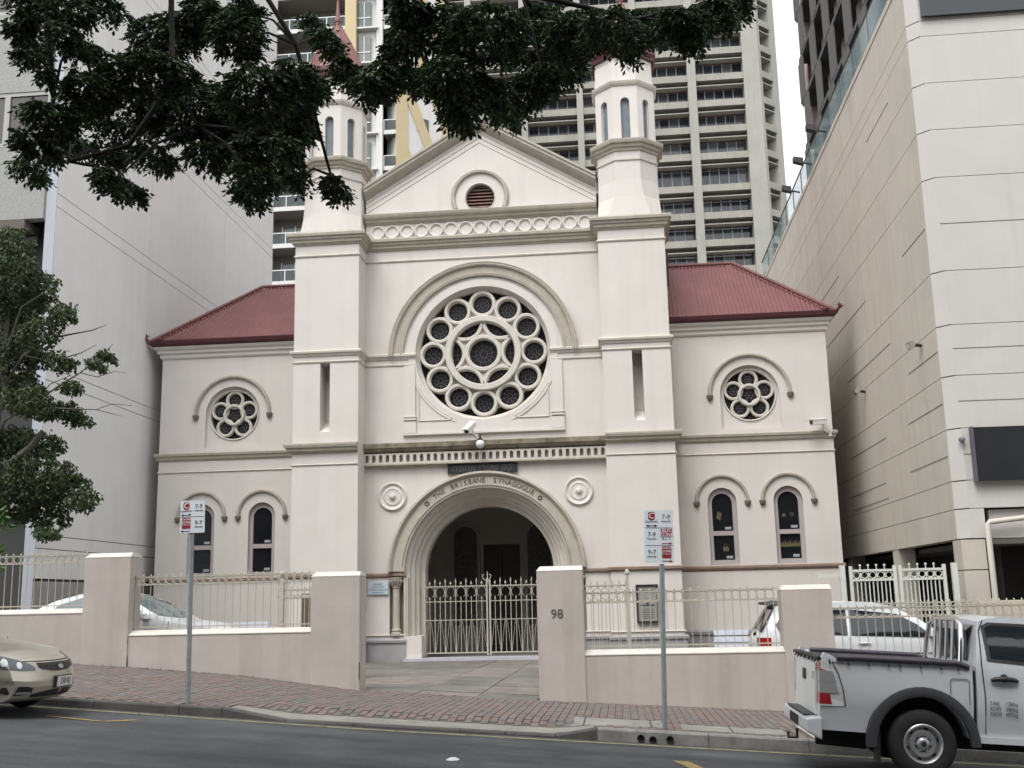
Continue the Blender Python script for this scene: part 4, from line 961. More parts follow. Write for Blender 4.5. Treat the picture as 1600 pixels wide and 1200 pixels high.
for y0, y1 in ((3.0, 4.6), (5.2, 6.4)):
    m = MB(); m.box(-.02, .012, y0, y1, -.6, 2.05); m.build('door', mat('brown_door', (.14,.115,.09), .7), lb)
# front (street) face
for z0, z1 in ((10.95, 12.85), (14.28, 16.42), (18.2, 20.5)):
    for x0, x1 in ((-6.0, -3.1), (-3.08, -.16)):
        m = MB(); m.box(x0, x1, -.07, .2, z0, z1-.02); m.build('panel', M_PEB, lb)
for z0, z1 in ((12.85, 14.28), (16.42, 18.2)):
    for x0, x1 in ((-6.0,-4.2), (-4.2,-2.6), (-2.6,-1.28), (-1.28,-.16)):
        w_ = MB(); w_.slab([(x0,z0),(x1,z0),(x1,z1),(x0,z1)], [[(x0+.07,z0+.10),(x1-.07,z0+.10),(x1-.07,z1-.10),(x0+.07,z1-.10)]], -.05, .05); wo_ = w_.build('window', mat('anodised_frame', (.36,.36,.34), .5), lb)
        m = MB(); m.box(x0+.06, x1-.06, -.01, .0, z0+.09, z1-.09); m.build('pane', mat('bronze_glass', (.055,.045,.035), .12, spec=.6), wo_)
        m = MB(); m.box(x0+.06, x1-.06, -.004+.01, .02, z0+.3, z1-.4); m.build('blind', mat('blind_tan', (.22,.18,.13), .8), wo_)
m = MB(); m.box(-6, -.6, -.1, 3, 10.7, 10.93)
m.build('soffit', mat('soffit_brown', (.13,.115,.10), .8, .1, 3), lb)
for k in range(14):
    m = MB(); m.box(-6, -.6, .0+.2*k, .02+.2*k, 10.66, 10.70); m.build('soffit_batten', mat('soffit_dark', (.06,.055,.05), .8), lb)
for k in range(3):
    z0 = 1.0 + k*3.3
    m = MB(); m.box(-6, -.62, 1.2, 1.3, z0, z0+2.9); m.build('recessed_glazing', mat('recess_glass', (.012,.012,.013), .6), lb)
    m = MB(); m.box(-6, -.62, .4, 1.4, z0+2.9, z0+3.3); m.build('floor_slab', mat('slab_paint', (.30,.295,.28), .85, .1, 3), lb)
    for q in range(22):
        m = MB(); m.box(-6+.25*q, -5.96+.25*q, 1.12, 1.2, z0, z0+2.9); m.build('louvre', mat('louvre_grey', (.03,.03,.033), .7), lb)

# ================================================================== NEIGHBOUR: RIGHT CREAM BLOCK
rb = empty('car_park_block', (6.7, 22.4, 0), label='tall cream block with grooved walls on the right', cat='building')
M_RF = mat('right_front_render', (.55,.53,.50), .9, .06, 1.0, .15, 80, streak=.2)
M_RS = mat('right_side_render', (.54,.495,.43), .9, .12, .9, .15, 80, streak=.35)
zj = [2.62, 3.21, 3.77, 4.82, 5.90, 6.96, 8.11, 10.15, 11.22, 12.29, 13.38, 13.74, 14.9]
for z0, z1 in zip(zj, zj[1:]):
    m = MB(); m.box(0, .3, .22, 25, z0+.007, z1-.007); m.build('panel', M_RS, rb)
    fx1 = 22.0
    if z1 <= 3.3: segs = [(.22, .50)] if z1 > 3.0 and z0 < 3.0 else [(.22, fx1)]
    elif z0 >= 3.7 and z1 <= 4.83: segs = [(.22, fx1)]
    else: segs = [(.22, fx1)]
    for a_, b_ in segs:
        m = MB(); m.box(a_, b_, 0, .3, z0+.007, z1-.007); m.build('panel', M_RF, rb)
    m = MB(); m.prism([(.0,.22),(.22,.0),(.26,.04),(.04,.26)], z0+.012, z1-.012); m.build('corner_chamfer', M_RF, rb)
for z_ in (4.29, 5.37, 6.46, 9.13):
    m = MB(); m.box(.22, 22, -.006, .01, z_-.007, z_+.007); m.build('groove', mat('groove_shadow', (.17,.155,.14), .9), rb)  # raised dark strip, the groove's shade put into its colour
# part-length grooves on the side wall: raised strips, shade put into the colour
for z_, segs in ((4.29, ((.3,3.2),(5.6,10.0))), (3.9, ((5.4,9.6),)), (5.37, ((.3,3.0),(5.2,9.4))), (6.46, ((.3,2.6),)), (7.5, ((4.0,9.0),)), (9.13, ((.3,2.2),(6.0,12.0))), (10.7, ((9.0,15.0),)), (12.9, ((2.2,4.5),))):
    for a_, b_ in segs:
        m = MB(); m.box(-.005, .01, a_, b_, z_-.012, z_+.012); m.build('groove', mat('groove_shadow', (.12,.11,.10)), rb)
m = MB(); m.box(.13, 22, .26, 25, 2.7, 14.85); m.build('core', mat('joint_dark', (.05,.05,.05)), rb)
m = MB(); m.box(-.02, 22.1, -.02, 25.1, 14.88, 15.02); m.build('parapet', M_RS, rb)
# ground floor: corner pier, piers along the side, low walls, dark parking level
for z0, z1 in ((-1.5, 1.05), (1.07, 2.0), (2.02, 2.6)):
    m = MB(); m.box(.0, .46, 0, .55, z0, z1); m.build('pier', M_RS, rb)
for y0 in (5.0, 10.5, 16.5):
    m = MB(); m.box(.02, .4, y0, y0+.6, -1.5, 2.62); m.build('pier', M_RS, rb)
m = MB(); m.box(.62, 22, .12, .5, 2.62, 3.18); m.build('beam', M_RF, rb)
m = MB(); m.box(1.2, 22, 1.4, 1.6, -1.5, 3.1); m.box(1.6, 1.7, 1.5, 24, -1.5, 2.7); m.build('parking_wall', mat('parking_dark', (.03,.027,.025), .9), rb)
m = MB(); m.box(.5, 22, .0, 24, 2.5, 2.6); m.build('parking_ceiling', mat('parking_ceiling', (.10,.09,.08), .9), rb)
m = MB(); m.box(-.2, 22, -1.4, -1.2, -1.5, 1.42); m.build('low_wall', mat('low_wall_render', (.50,.45,.37), .9, .15, 2), rb)
for x0 in (3.0, 6.0, 9.0):
    m = MB(); m.box(x0, x0+.5, .1, .6, -1.5, 2.6); m.build('pier', M_RS, rb)
m = MB(); m.tube([(.52,-.06,1.3),(.52,-.06,2.88),(.56,-.06,2.93),(1.3,-.06,3.0)], .055, 10); m.build('drain_pipe', mat('pipe_cream', (.55,.52,.46), .6), rb, smooth=50)
m = MB(); m.box(.40, 3.2, -.16, -.03, 3.74, 4.80); m.build('sign_panel', mat('sign_panel_dark', (.022,.024,.027), .35, .2, 3), rb)
m = MB(); m.box(.36, .40, -.18, -.02, 3.72, 4.82); m.build('sign_edge', mat('sign_edge', (.10,.09,.12), .5), rb)
m = MB(); m.box(.26, 3.6, -.10, -.03, 13.80, 15.4); m.build('window', mat('upper_glass', (.03,.034,.04), .15), rb)
m = MB(); m.lathe([(0,-.12),(.05,-.1),(.06,0),(.05,.02)], 10, 'Y', o=(.20,-.02,4.58)); m.build('sensor', mat('sensor_grey', (.15,.17,.19), .4), rb)
# glass balustrade on the roof edge
for k in range(14):
    y0 = .3 + k*1.75
    m = MB(); m.box(.12, .132, y0, y0+1.72, 15.04, 16.05); m.build('balustrade_pane', mat('balustrade_glass', (.30,.42,.44), .05, spec=.6, alpha=.35), rb)
    m = MB(); m.tube([(.13,y0,15.0),(.13,y0,16.1)], .022, 6); m.build('baluster', M_BLACK, rb)
m = MB(); m.tube([(.13,.2,16.1),(.13,25,16.1)], .028, 6); m.build('handrail', M_BLACK, rb)
for k, wd_ in ((9.0, 'nearest'), (11.5, 'middle'), (14.0, 'farthest')):
    f_ = empty('roof_floodlight', (6.6, 22.4+k, 15.3), label='%s dark roof floodlight on the cream block parapet' % wd_, cat='floodlight', group='floodlights on the cream block')
    m = MB(); m.hull8([(-.5,-.12,.0),(-.2,-.12,-.1),(-.2,.12,-.1),(-.5,.12,.0),(-.5,-.12,.16),(-.2,-.12,.1),(-.2,.12,.1),(-.5,.12,.16)]); m.build('head', M_BLACK, f_)
    m = MB(); m.tube([(-.3,0,0),(.1,0,-.1)], .03, 6); m.build('arm', M_BLACK, f_)
for yy_, zz_, lb_ in ((23.75, 6.84, 'upper'), (29.3, 6.86, 'lower')):
    w_ = empty('wall_spotlight', (6.69, yy_, zz_), label='small spotlight nearest the street on the cream side wall' if lb_ == 'upper' else 'small spotlight farther back on the cream side wall', cat='spotlight', group='spotlights on the cream wall', scale=1.5)
    m = MB(); m.tube([(0,0,0),(-.12,0,.02)], .025, 6); m.build('arm', M_BLACK, w_)
    m = MB(); m.lathe([(0,-.02),(.05,-.02),(.065,.10),(0,.10)], 12, 'Y', o=(-.14,-.02,.02)); m.build('head', M_CHROME, w_, smooth=40)

# ================================================================== CITY BEHIND
# ---- concrete office tower
ot = empty('office_tower', (0, 140, 0), label='ribbed concrete office tower behind the right turret', cat='building')
M_CT = mat('tower_concrete', (.35,.34,.30), .95, .25, .35, streak=.5); M_CT2 = mat('tower_concrete_pier', (.36,.355,.32), .95, .15, .3, streak=.3)
M_BRN = mat('tower_brown_recess', (.10,.068,.062), .8); M_TGL = mat('tower_glass', (.045,.052,.07), .12, .6, .25, col2=(.12,.135,.165), spec=.5); M_TFR = mat('tower_mullion', (.40,.40,.40), .5)
random_tint(M_TGL, [(.03,.035,.05), (.06,.07,.09), (.09,.10,.12), (.045,.05,.065), (.14,.15,.16), (.05,.06,.08)])
sills = [36.6, 40.4, 44.18, 47.95, 51.77, 55.64, 60.17, 64.02, 67.78, 71.59, 75.43, 79.25, 83.1, 86.9]
piers = [(-22.3,-21.0), (-18.75,-17.9), (-11.05,-10.2), (-3.36,-2.5), (4.3,5.2), (11.85,12.98), (19.4,21.6)]
for a_, b_ in piers:
    m = MB(); m.box(a_, b_, -.45, 2.5, 0, 96)
    m.build('pier', M_CT2, ot)
m = MB(); m.box(-22, 21.4, 2.45, 30, 0, 96); m.build('core', M_BRN, ot)
def storey(par, a_, b_, s0, s1, npane, M=None):
    H = s1-s0; m = MB(); m.hull8([(a_,-.25,s1-1.1),(b_,-.25,s1-1.1),(b_,2.3,s1-1.1),(a_,2.3,s1-1.1),(a_,-.25,s1-.16),(b_,-.25,s1-.16),(b_,2.3,s1),(a_,2.3,s1)]); m.build('spandrel', M_CT, par)
    m = MB(); m.box(a_, b_, -.05, 1.1, s1-1.84, s1-1.70); m.build('sunshade', M_CT2, par)
    m = MB(); m.box(a_, b_, 2.0, 2.1, s1-1.68, s1-1.1); m.build('recess_panel', M_BRN, par)
    w = (b_-a_)/npane
    key = (round(w, 2), round(H, 2))
    if key not in _pk:
        q = MB(); q.box(.04, w-.04, 1.9, 1.95, 0, H-1.75); me = q.mesh('pane'); me.materials.append(M_TGL)
        q = MB(); q.box(-.06, .06, 1.75, 1.95, 0, H-1.75); me2 = q.mesh('mullion'); me2.materials.append(M_TFR); _pk[key] = (me, me2)
    for i in range(npane):
        for me, nm in zip(_pk[key], ('pane', 'mullion')):
            o = bpy.data.objects.new(nm, me); S.collection.objects.link(o); o.parent = par; o.location = (a_+i*w, 0, s0)
for (pa, pb), (pc, pd) in zip(piers, piers[1:]):
    for s0, s1 in zip(sills, sills[1:]):
        if pd < -3 and s1 < 50: continue
        storey(ot, pb, pc, s0, s1, 5)
cz_ = empty('office_tower_chamfer', (21.6, 140-.3, 0), (0, 0, PI/4), label=None); cz_.parent = ot; cz_.location = (21.6, -.3, 0); cz_.name = 'chamfer_bay'
for s0, s1 in zip(sills, sills[1:]): storey(cz_, .35, 2.6, s0, s1, 1)
m = MB(); m.box(0, .35, -.1, 2, 0, 96); m.build('pier', M_CT2, cz_)
m = MB(); m.box(2.6, 3.9, -.1, 2, 0, 96); m.build('pier', M_CT2, cz_)
m = MB(); m.box(.3, 2.7, 1.96, 2.2, 0, 96); m.build('core', M_BRN, cz_)
# ---- apartment tower
ap = empty('apartment_tower', (-26, 95, 0), label='cream apartment tower with balconies behind the left turret', cat='building')
M_AW = mat('apartment_white', (.60,.595,.58), .85, .08, .4, streak=.3); M_AY = mat('apartment_yellow', (.50,.41,.25), .85, .08, .5); M_AB = mat('apartment_blue', (.06,.17,.30), .7)
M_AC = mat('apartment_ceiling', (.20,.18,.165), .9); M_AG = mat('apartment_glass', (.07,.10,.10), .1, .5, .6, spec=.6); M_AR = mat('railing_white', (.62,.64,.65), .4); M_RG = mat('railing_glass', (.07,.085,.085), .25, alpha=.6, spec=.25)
random_tint(M_AG, [(.05,.07,.07), (.10,.13,.13), (.16,.17,.16), (.035,.045,.05), (.08,.11,.12)])
m = MB(); m.box(-8, 9.5, 2.6, 16, 0, 80); m.build('core', mat('apartment_back', (.16,.15,.14), .9), ap)
fl = [30.75-3.64*2 + 3.64*k for k in range(14)]
for z_ in fl:
    for (a_, b_, dp) in ((-5.9, 1.6, 0), (5.25, 6.75, .4)):
        m = MB(); m.box(a_, b_, dp, 2.6, z_, z_+.42); m.build('balcony_slab', M_AW, ap)
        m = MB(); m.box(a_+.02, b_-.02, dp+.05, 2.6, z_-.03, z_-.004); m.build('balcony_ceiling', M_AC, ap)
        m = MB(); m.box(a_, b_, dp+.04, dp+.09, z_+1.44, z_+1.52); m.build('handrail', M_AR, ap)
        n = 4 if b_-a_ > 3 else 1
        for i in range(n+1):
            x_ = lerp(i/n, a_+.04, b_-.04); m = MB(); m.box(x_-.04, x_+.04, dp+.03, dp+.1, z_+.42, z_+1.45); m.build('railing_post', M_AR, ap)
        for i in range(n):
            x0, x1 = lerp(i/n, a_, b_)+.06, lerp((i+1)/n, a_, b_)-.06; m = MB(); m.box(x0, x1, dp+.05, dp+.07, z_+.46, z_+1.42); m.build('railing_pane', M_RG, ap)
        for i in range(2 if n > 1 else 1):
            x0 = a_+.8+i*3.3 if n > 1 else a_+.1; x1 = x0+2.6 if n > 1 else b_-.1
            m = MB(); m.box(x0, x1, 2.52, 2.58, z_+.42, z_+2.9); g_ = m.build('sliding_door', M_AG, ap)
            for t in (0, .5, 1): 
                q = MB(); xx = lerp(t, x0, x1); q.box(xx-.05, xx+.05, 2.46, 2.52, z_+.42, z_+2.95); q.build('frame', M_AR, g_)
m = MB(); m.box(-5.95, -5.3, -.4, .2, 50.2, 80); m.build('blue_column', M_AB, ap)
for z_ in fl:
    m = MB(); m.box(-8.2, -5.95, -.1, 2.6, z_-1.2, z_+1.25); m.build('curved_panel', M_AY, ap)
    m = MB(); m.box(-8.2, -5.95, .8, 2.6, z_+1.25, z_+2.44); m.build('opening', M_AC, ap)
m = MB(); m.box(1.6, 2.7, -.3, 2.6, 0, 80); m.build('yellow_pier', M_AY, ap)
m = MB(); m.box(2.7, 5.2, .6, 2.7, 0, 80); m.build('white_wall', M_AW, ap)
m = MB(); m.box(4.6, 5.2, .2, 2.7, 0, 80); m.build('white_fin', M_AW, ap)
for z_ in fl:
    m = MB(); m.box(2.75, 4.0, .30, .62, z_+.3, z_+2.9); w_ = m.build('window', M_AG, ap)
    m = MB(); m.box(2.7, 4.8, -.1, .6, z_-.05, z_+.12); m.build('window_ledge', M_AW, w_)
    m = MB(); m.box(3.35, 3.42, .24, .30, z_+.3, z_+2.9); m.box(2.75, 4.0, .24, .30, z_+1.2, z_+1.3); m.build('mullion', M_AR, w_)
sw = empty('striped_wall', (6.75, .3, 0), (0, 0, math.radians(38))); sw.parent = ap
m = MB(); m.box(0, 5.6, 0, 3, 0, 80); m.build('white_wall', M_AW, sw)
m = MB(); m.box(-.3, .9, -.12, 0, 0, 80); m.build('yellow_stripe', M_AY, sw)
m = MB(); m.box(4.6, 5.65, -.1, 3, 0, 80); m.build('yellow_stripe', M_AY, sw)
for k in range(9):
    z0 = 26 + k*7; m = MB(); m.hull8([(.9,-.10,z0+8.6),(4.6,-.10,z0),(4.6,0,z0),(.9,0,z0+8.6),(.9,-.10,z0+11.2),(4.6,-.10,z0+2.6),(4.6,0,z0+2.6),(.9,0,z0+11.2)]); m.build('yellow_stripe', M_AY, sw)
for k in range(14):
    m = MB(); m.box(2.0, 3.2, -.06, .02, fl[k]+.6, fl[k]+2.0); m.build('window', M_AG, sw)
# ---- dark tower seen past the glass balustrade
dt = empty('dark_tower', (14, 47, 0), label='dark tower with perforated balcony screens behind the glass balustrade', cat='building')
M_DTW = mat('dark_tower_wall', (.34,.29,.27), .9, .15, .5); M_DTG = mat('dark_tower_glass', (.02,.022,.03), .15); M_DTS = mat('dark_tower_screen', (.16,.15,.13), .8, .5, 25, col2=(.03,.03,.03))
m = MB(); m.box(0, 20, 0, 22, 0, 60); m.build('wall', M_DTW, dt)
m = MB(); m.box(-.35, .1, 21.0, 22.3, 0, 60); m.build('end_fin', mat('pink_fin', (.42,.33,.32), .9), dt)
for k in range(16):
    z_ = 12 + 3.0*k
    m = MB(); m.box(-.9, 0, .2, 21, z_-.14, z_+.14); m.build('floor_slab', mat('dark_slab', (.07,.07,.075), .7), dt)
    for j in range(5):
        y0 = .6 + j*4.1; o_ = (k % 2)*1.0
        m = MB(); m.box(-.06, -.01, y0+o_, y0+o_+1.9, z_+.14, z_+2.8); m.build('window', M_DTG, dt)
        m = MB(); m.box(-.92, -.84, y0+o_+1.7, y0+o_+3.3, z_+.14, z_+2.85); m.build('screen', M_DTS, dt)

# ================================================================== TREES
def leaf_mat(name, c1, c2, c3, trans=.25):
    m = bpy.data.materials.new(name); m.use_nodes = True; n = m.node_tree; L = n.links; b = n.nodes['Principled BSDF']
    ge = n.nodes.new('ShaderNodeNewGeometry'); cr = n.nodes.new('ShaderNodeValToRGB'); e = cr.color_ramp.elements
    e[0].color = (*c1, 1); e[1].color = (*c3, 1); x = e.new(.55); x.color = (*c2, 1)
    L.new(ge.outputs['Random Per Island'], cr.inputs[0]); L.new(cr.outputs[0], b.inputs['Base Color'])
    b.inputs['Roughness'].default_value = .45; b.inputs['Specular IOR Level'].default_value = .4
    tr = n.nodes.new('ShaderNodeBsdfTranslucent'); L.new(cr.outputs[0], tr.inputs['Color']); mx = n.nodes.new('ShaderNodeMixShader'); mx.inputs[0].default_value = trans
    L.new(b.outputs[0], mx.inputs[1]); L.new(tr.outputs[0], mx.inputs[2]); L.new(mx.outputs[0], n.nodes['Material Output'].inputs['Surface'])
    return m
M_BARK = mat('bark', (.026,.022,.018), .95, .4, 6, .6, 30); M_BARKG = mat('grey_bark', (.15,.14,.12), .95, .4, 6, .4, 30)
def leaflet(V, F, p, d, side, ln, wd):
    """pointed leaf: four points in a folded diamond"""
    k = len(V); m = p + d*ln*.5; nrm = d.cross(side) * (wd*.25)
    V += [p, m + side*wd*.5 + nrm, p + d*ln, m - side*wd*.5 + nrm]; F.append((k, k+1, k+2, k+3))
def rvec(): 
    while 1:
        v = Vector((random.uniform(-1,1), random.uniform(-1,1), random.uniform(-1,1)))
        if .05 < v.length < 1: return v
def fronds(V, F, c, rx, rz, n, ln, wd, npair=6, droop=.5, sp=.030, ry=None):
    for _ in range(n):
        q = rvec(); q = q * (q.length ** -.45)          # push outward a little
        p = Vector((c[0]+q.x*rx, c[1]+q.y*(ry or max(rx, rz)), c[2]+q.z*rz))
        d = (Vector((q.x*.8+random.uniform(-.7,.7), q.y*.6+random.uniform(-.7,.7), -droop+random.uniform(-.5,.6)))).normalized()
        side = d.cross(Vector((0,0,1))+rvec()*.6).normalized()
        for i in range(npair):
            b = p + d*(i*sp); d = (d + Vector((0,0,-.06))).normalized()
            for s in (-1, 1):
                ld = (side*s + d*.55 + Vector((0,0,-.25)) + rvec()*.25).normalized()
                leaflet(V, F, b, ld, ld.cross(side+rvec()*.8).normalized(), ln*random.uniform(.75,1.15), wd)
        leaflet(V, F, p + d*(npair*sp), d, side, ln, wd)
def crown(name, V, F, m, par):
    me = bpy.data.meshes.new(name); me.from_pydata([tuple(v) for v in V], [], F); me.update(); me.materials.append(m)
    o = bpy.data.objects.new(name, me); S.collection.objects.link(o); o.parent = par; return o
CL = [(-4.42, 7.52, 6.26, 0.23, 0.18), (-4.03, 7.29, 6.14, 0.22, 0.12), (-4.66, 7.81, 6.21, 0.16, 0.16), (-4.34, 7.38, 5.76, 0.1, 0.09), (-4.0, 7.22, 5.84, 0.15, 0.15), (-4.02, 7.82, 6.48, 0.21, 0.09), (-4.61, 8.75, 6.61, 0.08, 0.06), (-3.81, 8.54, 6.6, 0.4, 0.23), (-3.38, 8.48, 6.71, 0.34, 0.2), (-2.78, 7.5, 5.95, 0.25, 0.22), (-2.89, 8.07, 6.5, 0.13, 0.13), (-3.54, 7.6, 5.73, 0.45, 0.23), (-3.9, 7.41, 5.51, 0.25, 0.2), (-4.13, 7.29, 5.26, 0.24, 0.17), (-4.33, 7.49, 5.12, 0.17, 0.14), (-5.15, 8.77, 5.51, 0.16, 0.12), (-4.67, 8.59, 5.65, 0.17, 0.14), (-4.14, 8.55, 5.89, 0.45, 0.28), (-3.55, 8.54, 5.85, 0.5, 0.33), (-2.6, 7.45, 5.43, 0.34, 0.29), (-2.34, 7.66, 5.62, 0.22, 0.2), (-2.65, 8.23, 5.53, 0.27, 0.27), (-2.93, 8.42, 5.4, 0.27, 0.22), (-3.24, 8.64, 5.69, 0.34, 0.22), (-4.36, 8.68, 5.6, 0.26, 0.17), (-3.64, 7.26, 4.7, 0.12, 0.13), (-3.93, 8.19, 5.03, 0.13, 0.07), (-3.78, 8.31, 5.35, 0.22, 0.12), (-3.16, 8.01, 5.19, 0.26, 0.09), (-2.58, 7.42, 4.73, 0.17, 0.14), (-2.82, 7.95, 4.81, 0.09, 0.07), (-2.29, 7.26, 4.87, 0.09, 0.13), (-2.54, 8.78, 6.71, 0.13, 0.12), (-2.37, 8.66, 6.48, 0.05, 0.07), (-2.05, 8.09, 5.88, 0.17, 0.09), (-1.78, 7.64, 5.52, 0.19, 0.07), (-2.49, 8.74, 6.11, 0.07, 0.08), (-2.46, 8.13, 5.67, 0.09, 0.09), (-2.58, 8.69, 5.7, 0.06, 0.19), (-2.29, 8.63, 5.1, 0.15, 0.1), (-2.46, 8.02, 4.97, 0.07, 0.07), (-1.7, 7.85, 5.68, 0.16, 0.11), (-1.67, 8.18, 6.01, 0.15, 0.2), (-1.54, 7.88, 6.06, 0.13, 0.19), (-1.41, 7.39, 6.01, 0.17, 0.11), (-1.21, 7.65, 5.97, 0.25, 0.25), (-1.58, 8.56, 6.02, 0.18, 0.12), (-1.09, 7.18, 5.3, 0.23, 0.19), (-0.81, 7.18, 5.63, 0.37, 0.28), (-0.5, 8.23, 6.17, 0.42, 0.32), (-0.91, 7.6, 5.39, 0.29, 0.17), (-0.61, 8.06, 5.59, 0.21, 0.16), (-0.44, 7.95, 5.63, 0.18, 0.16), (-1.16, 7.72, 5.31, 0.12, 0.06), (-0.84, 8.9, 5.82, 0.2, 0.09), (-1.01, 7.45, 5.16, 0.11, 0.05), (-0.18, 7.84, 5.94, 0.3, 0.23), (0.07, 7.46, 5.74, 0.29, 0.18), (0.34, 8.24, 6.18, 0.31, 0.17), (0.6, 7.6, 5.82, 0.24, 0.12), (0.86, 7.74, 5.97, 0.24, 0.1), (1.15, 8.44, 6.41, 0.17, 0.09), (0.72, 7.68, 5.77, 0.15, 0.05), (0.25, 8.11, 5.95, 0.14, 0.07), (-0.26, 8.73, 6.14, 0.2, 0.12)]
st = empty('street_tree', (-5.2, 4.6, zr(-5.2, 4.6)), label='dark feathery street tree overhanging the road at the top', cat='tree')
OX = Vector(st.location)
def loc_(p): return Vector(p) - OX
V, F = [], []
for (x, y, z, rx, rz) in CL:
    n = int((40 + 2000*rx*rz)*(.8 if x < -3.95 else 1.0)); fronds(V, F, loc_((x, y, z+.05)), max(.05, rx-.085), max(.04, rz-.085), n, random.uniform(.050,.066), random.uniform(.026,.034), 4, .55, .024, ry=.25)
# unseen canopy continuing above the frame, added to shade the leaves
for _ in range(40):
    c = (random.uniform(-6.5, 2.0), random.uniform(5.2, 9.4), 0); z = 6.9 + (c[1]-7.8)*.46 + .55 + random.uniform(0, 1.4)
    if c[1]*.56 - 1e9 > 0: continue
    fronds(V, F, loc_((c[0], c[1], z)), .6, .35, 55, .055, .022, 5, .4, .028)
for _ in range(26):
    c = (random.uniform(-8, 3), random.uniform(1.5, 6), random.uniform(7.2, 9.2)); fronds(V, F, loc_(c), .9, .5, 40, .10, .045, 5, .4, .05)
crown('crown', V, F, leaf_mat('street_tree_leaf', (.010,.020,.007), (.022,.042,.014), (.060,.11,.032), .25), st)
mb = MB(); mb.tube([loc_(p) for p in ((-5.2,4.6,zr(-5.2,4.6)-.1),(-5.15,4.6,1.2),(-5.0,4.7,2.8),(-4.9,4.9,4.4),(-4.7,5.3,5.9),(-4.4,5.7,7.2))], [.26,.21,.18,.16,.14,.10], 10); mb.build('trunk', M_BARK, st, smooth=60)
limbs = [[(-4.7,5.3,5.9),(-4.2,6.4,7.2),(-3.7,7.6,7.3),(-3.55,8.0,6.7),(-3.5,8.0,5.9),(-3.2,7.8,5.4)], [(-4.4,5.7,7.2),(-3.2,6.6,7.9),(-2.2,7.6,7.7),(-1.2,7.8,7.0),(-.6,7.9,6.4),(.3,7.9,6.1),(1.1,8.3,6.4)],
         [(-4.8,5.0,5.2),(-5.0,6.2,6.5),(-4.8,7.2,6.9),(-4.4,7.6,6.4),(-4.3,7.6,5.6),(-4.4,7.7,5.2)], [(-3.7,7.6,7.3),(-2.9,8.0,6.9),(-2.5,8.1,6.2),(-2.4,8.3,5.7),(-2.3,8.5,5.2)], [(-2.2,7.6,7.7),(-1.7,8.0,6.9),(-1.5,8.1,6.2),(-1.3,7.9,5.6)], [(-3.5,8.0,5.9),(-3.9,8.1,5.4),(-4.3,7.9,5.2)]]
for lm in limbs:
    mb = MB(); n = len(lm); r0 = .045 if lm[0][2] < 7.5 and lm[0][0] < -4 else .028
    mb.tube([loc_(p) for p in lm], [lerp(i/(n-1), r0, .012) for i in range(n)], 7); mb.build('limb', M_BARK, st, smooth=60)
mb = MB()
nodes = [Vector(p) for lm in limbs for p in lm[2:]]
for (x, y, z, rx, rz) in CL:
    c = Vector((x, y, z)); nb_ = min(nodes, key=lambda q: (q-c).length); mid = (c+nb_)/2 + Vector((0,0,.08))
    mb.tube([loc_(nb_), loc_(mid), loc_(c), loc_(c + (c-mid)*.15 + Vector((0,0,-.02)))], [.014,.010,.006,.003], 5)
stuff(mb.build('twigs', M_BARK, st))
# ---- smaller tree in the left yard
CL2 = [(-11.19, 19.78, 6.99, 0.38, 0.31), (-11.32, 19.71, 5.64, 0.5, 0.31), (-10.82, 20.01, 6.44, 0.25, 0.19), (-12.27, 20.98, 5.04, 0.52, 0.33), (-11.5, 20.71, 4.91, 0.45, 0.23), (-10.57, 20.03, 5.92, 0.2, 0.13), (-12.1, 20.2, 9.02, 0.39, 0.33), (-11.9, 19.92, 8.38, 0.45, 0.45), (-11.62, 20.43, 8.11, 0.39, 0.33), (-10.7, 19.68, 7.33, 0.25, 0.23), (-12.26, 20.86, 7.85, 0.53, 0.4), (-12.55, 21.21, 7.12, 0.54, 0.47), (-12.03, 21.32, 6.85, 0.27, 0.19), (-11.18, 20.92, 5.65, 0.3, 0.17), (-11.08, 21.33, 5.52, 0.21, 0.15), (-9.9, 19.63, 6.26, 0.11, 0.09), (-9.93, 20.12, 6.53, 0.09, 0.08), (-12.43, 21.34, 6.32, 0.47, 0.34), (-11.63, 21.0, 5.68, 0.39, 0.17), (-11.32, 20.34, 4.28, 0.69, 0.42), (-12.38, 21.3, 4.02, 0.66, 0.66), (-10.98, 20.72, 4.05, 0.49, 0.38), (-11.47, 21.07, 3.59, 0.49, 0.34), (-10.26, 20.13, 3.73, 0.27, 0.21), (-10.84, 19.94, 3.08, 0.16, 0.11), (-12.84, 20.4, 8.03, 0.53, 0.79), (-12.39, 19.85, 6.54, 0.51, 0.76), (-12.45, 20.29, 3.81, 0.5, 0.75)]
yt = empty('yard_tree', (-12.9, 20.9, zyard(-12.9)), label='leafy green tree with bare twigs behind the left wall', cat='tree'); OX = Vector(yt.location)
V, F = [], []
for (x, y, z, rx, rz) in CL2:
    n = int(45 + 950*rx*rz); rx *= 1.1; rz *= 1.1
    for _ in range(n):
        q = rvec(); p = loc_((x+q.x*rx, y+q.y*.4, z+q.z*rz))
        for s in range(5):
            d = (rvec()*.8 + Vector((0,0,-.55))).normalized(); leaflet(V, F, p + rvec()*.07, d, d.cross(rvec()).normalized(), random.uniform(.065,.11), .055)
crown('crown', V, F, leaf_mat('yard_tree_leaf', (.025,.042,.015), (.048,.075,.026), (.095,.13,.05), .25), yt)
mb = MB(); mb.tube([loc_(p) for p in ((-12.9,20.9,zyard(-12.9)-.1),(-12.85,20.9,1.8),(-12.7,20.8,3.4),(-12.5,20.7,5.0),(-12.4,20.6,6.6),(-12.3,20.6,8.2))], [.16,.14,.12,.10,.07,.03], 9); mb.build('trunk', M_BARKG, yt, smooth=60)
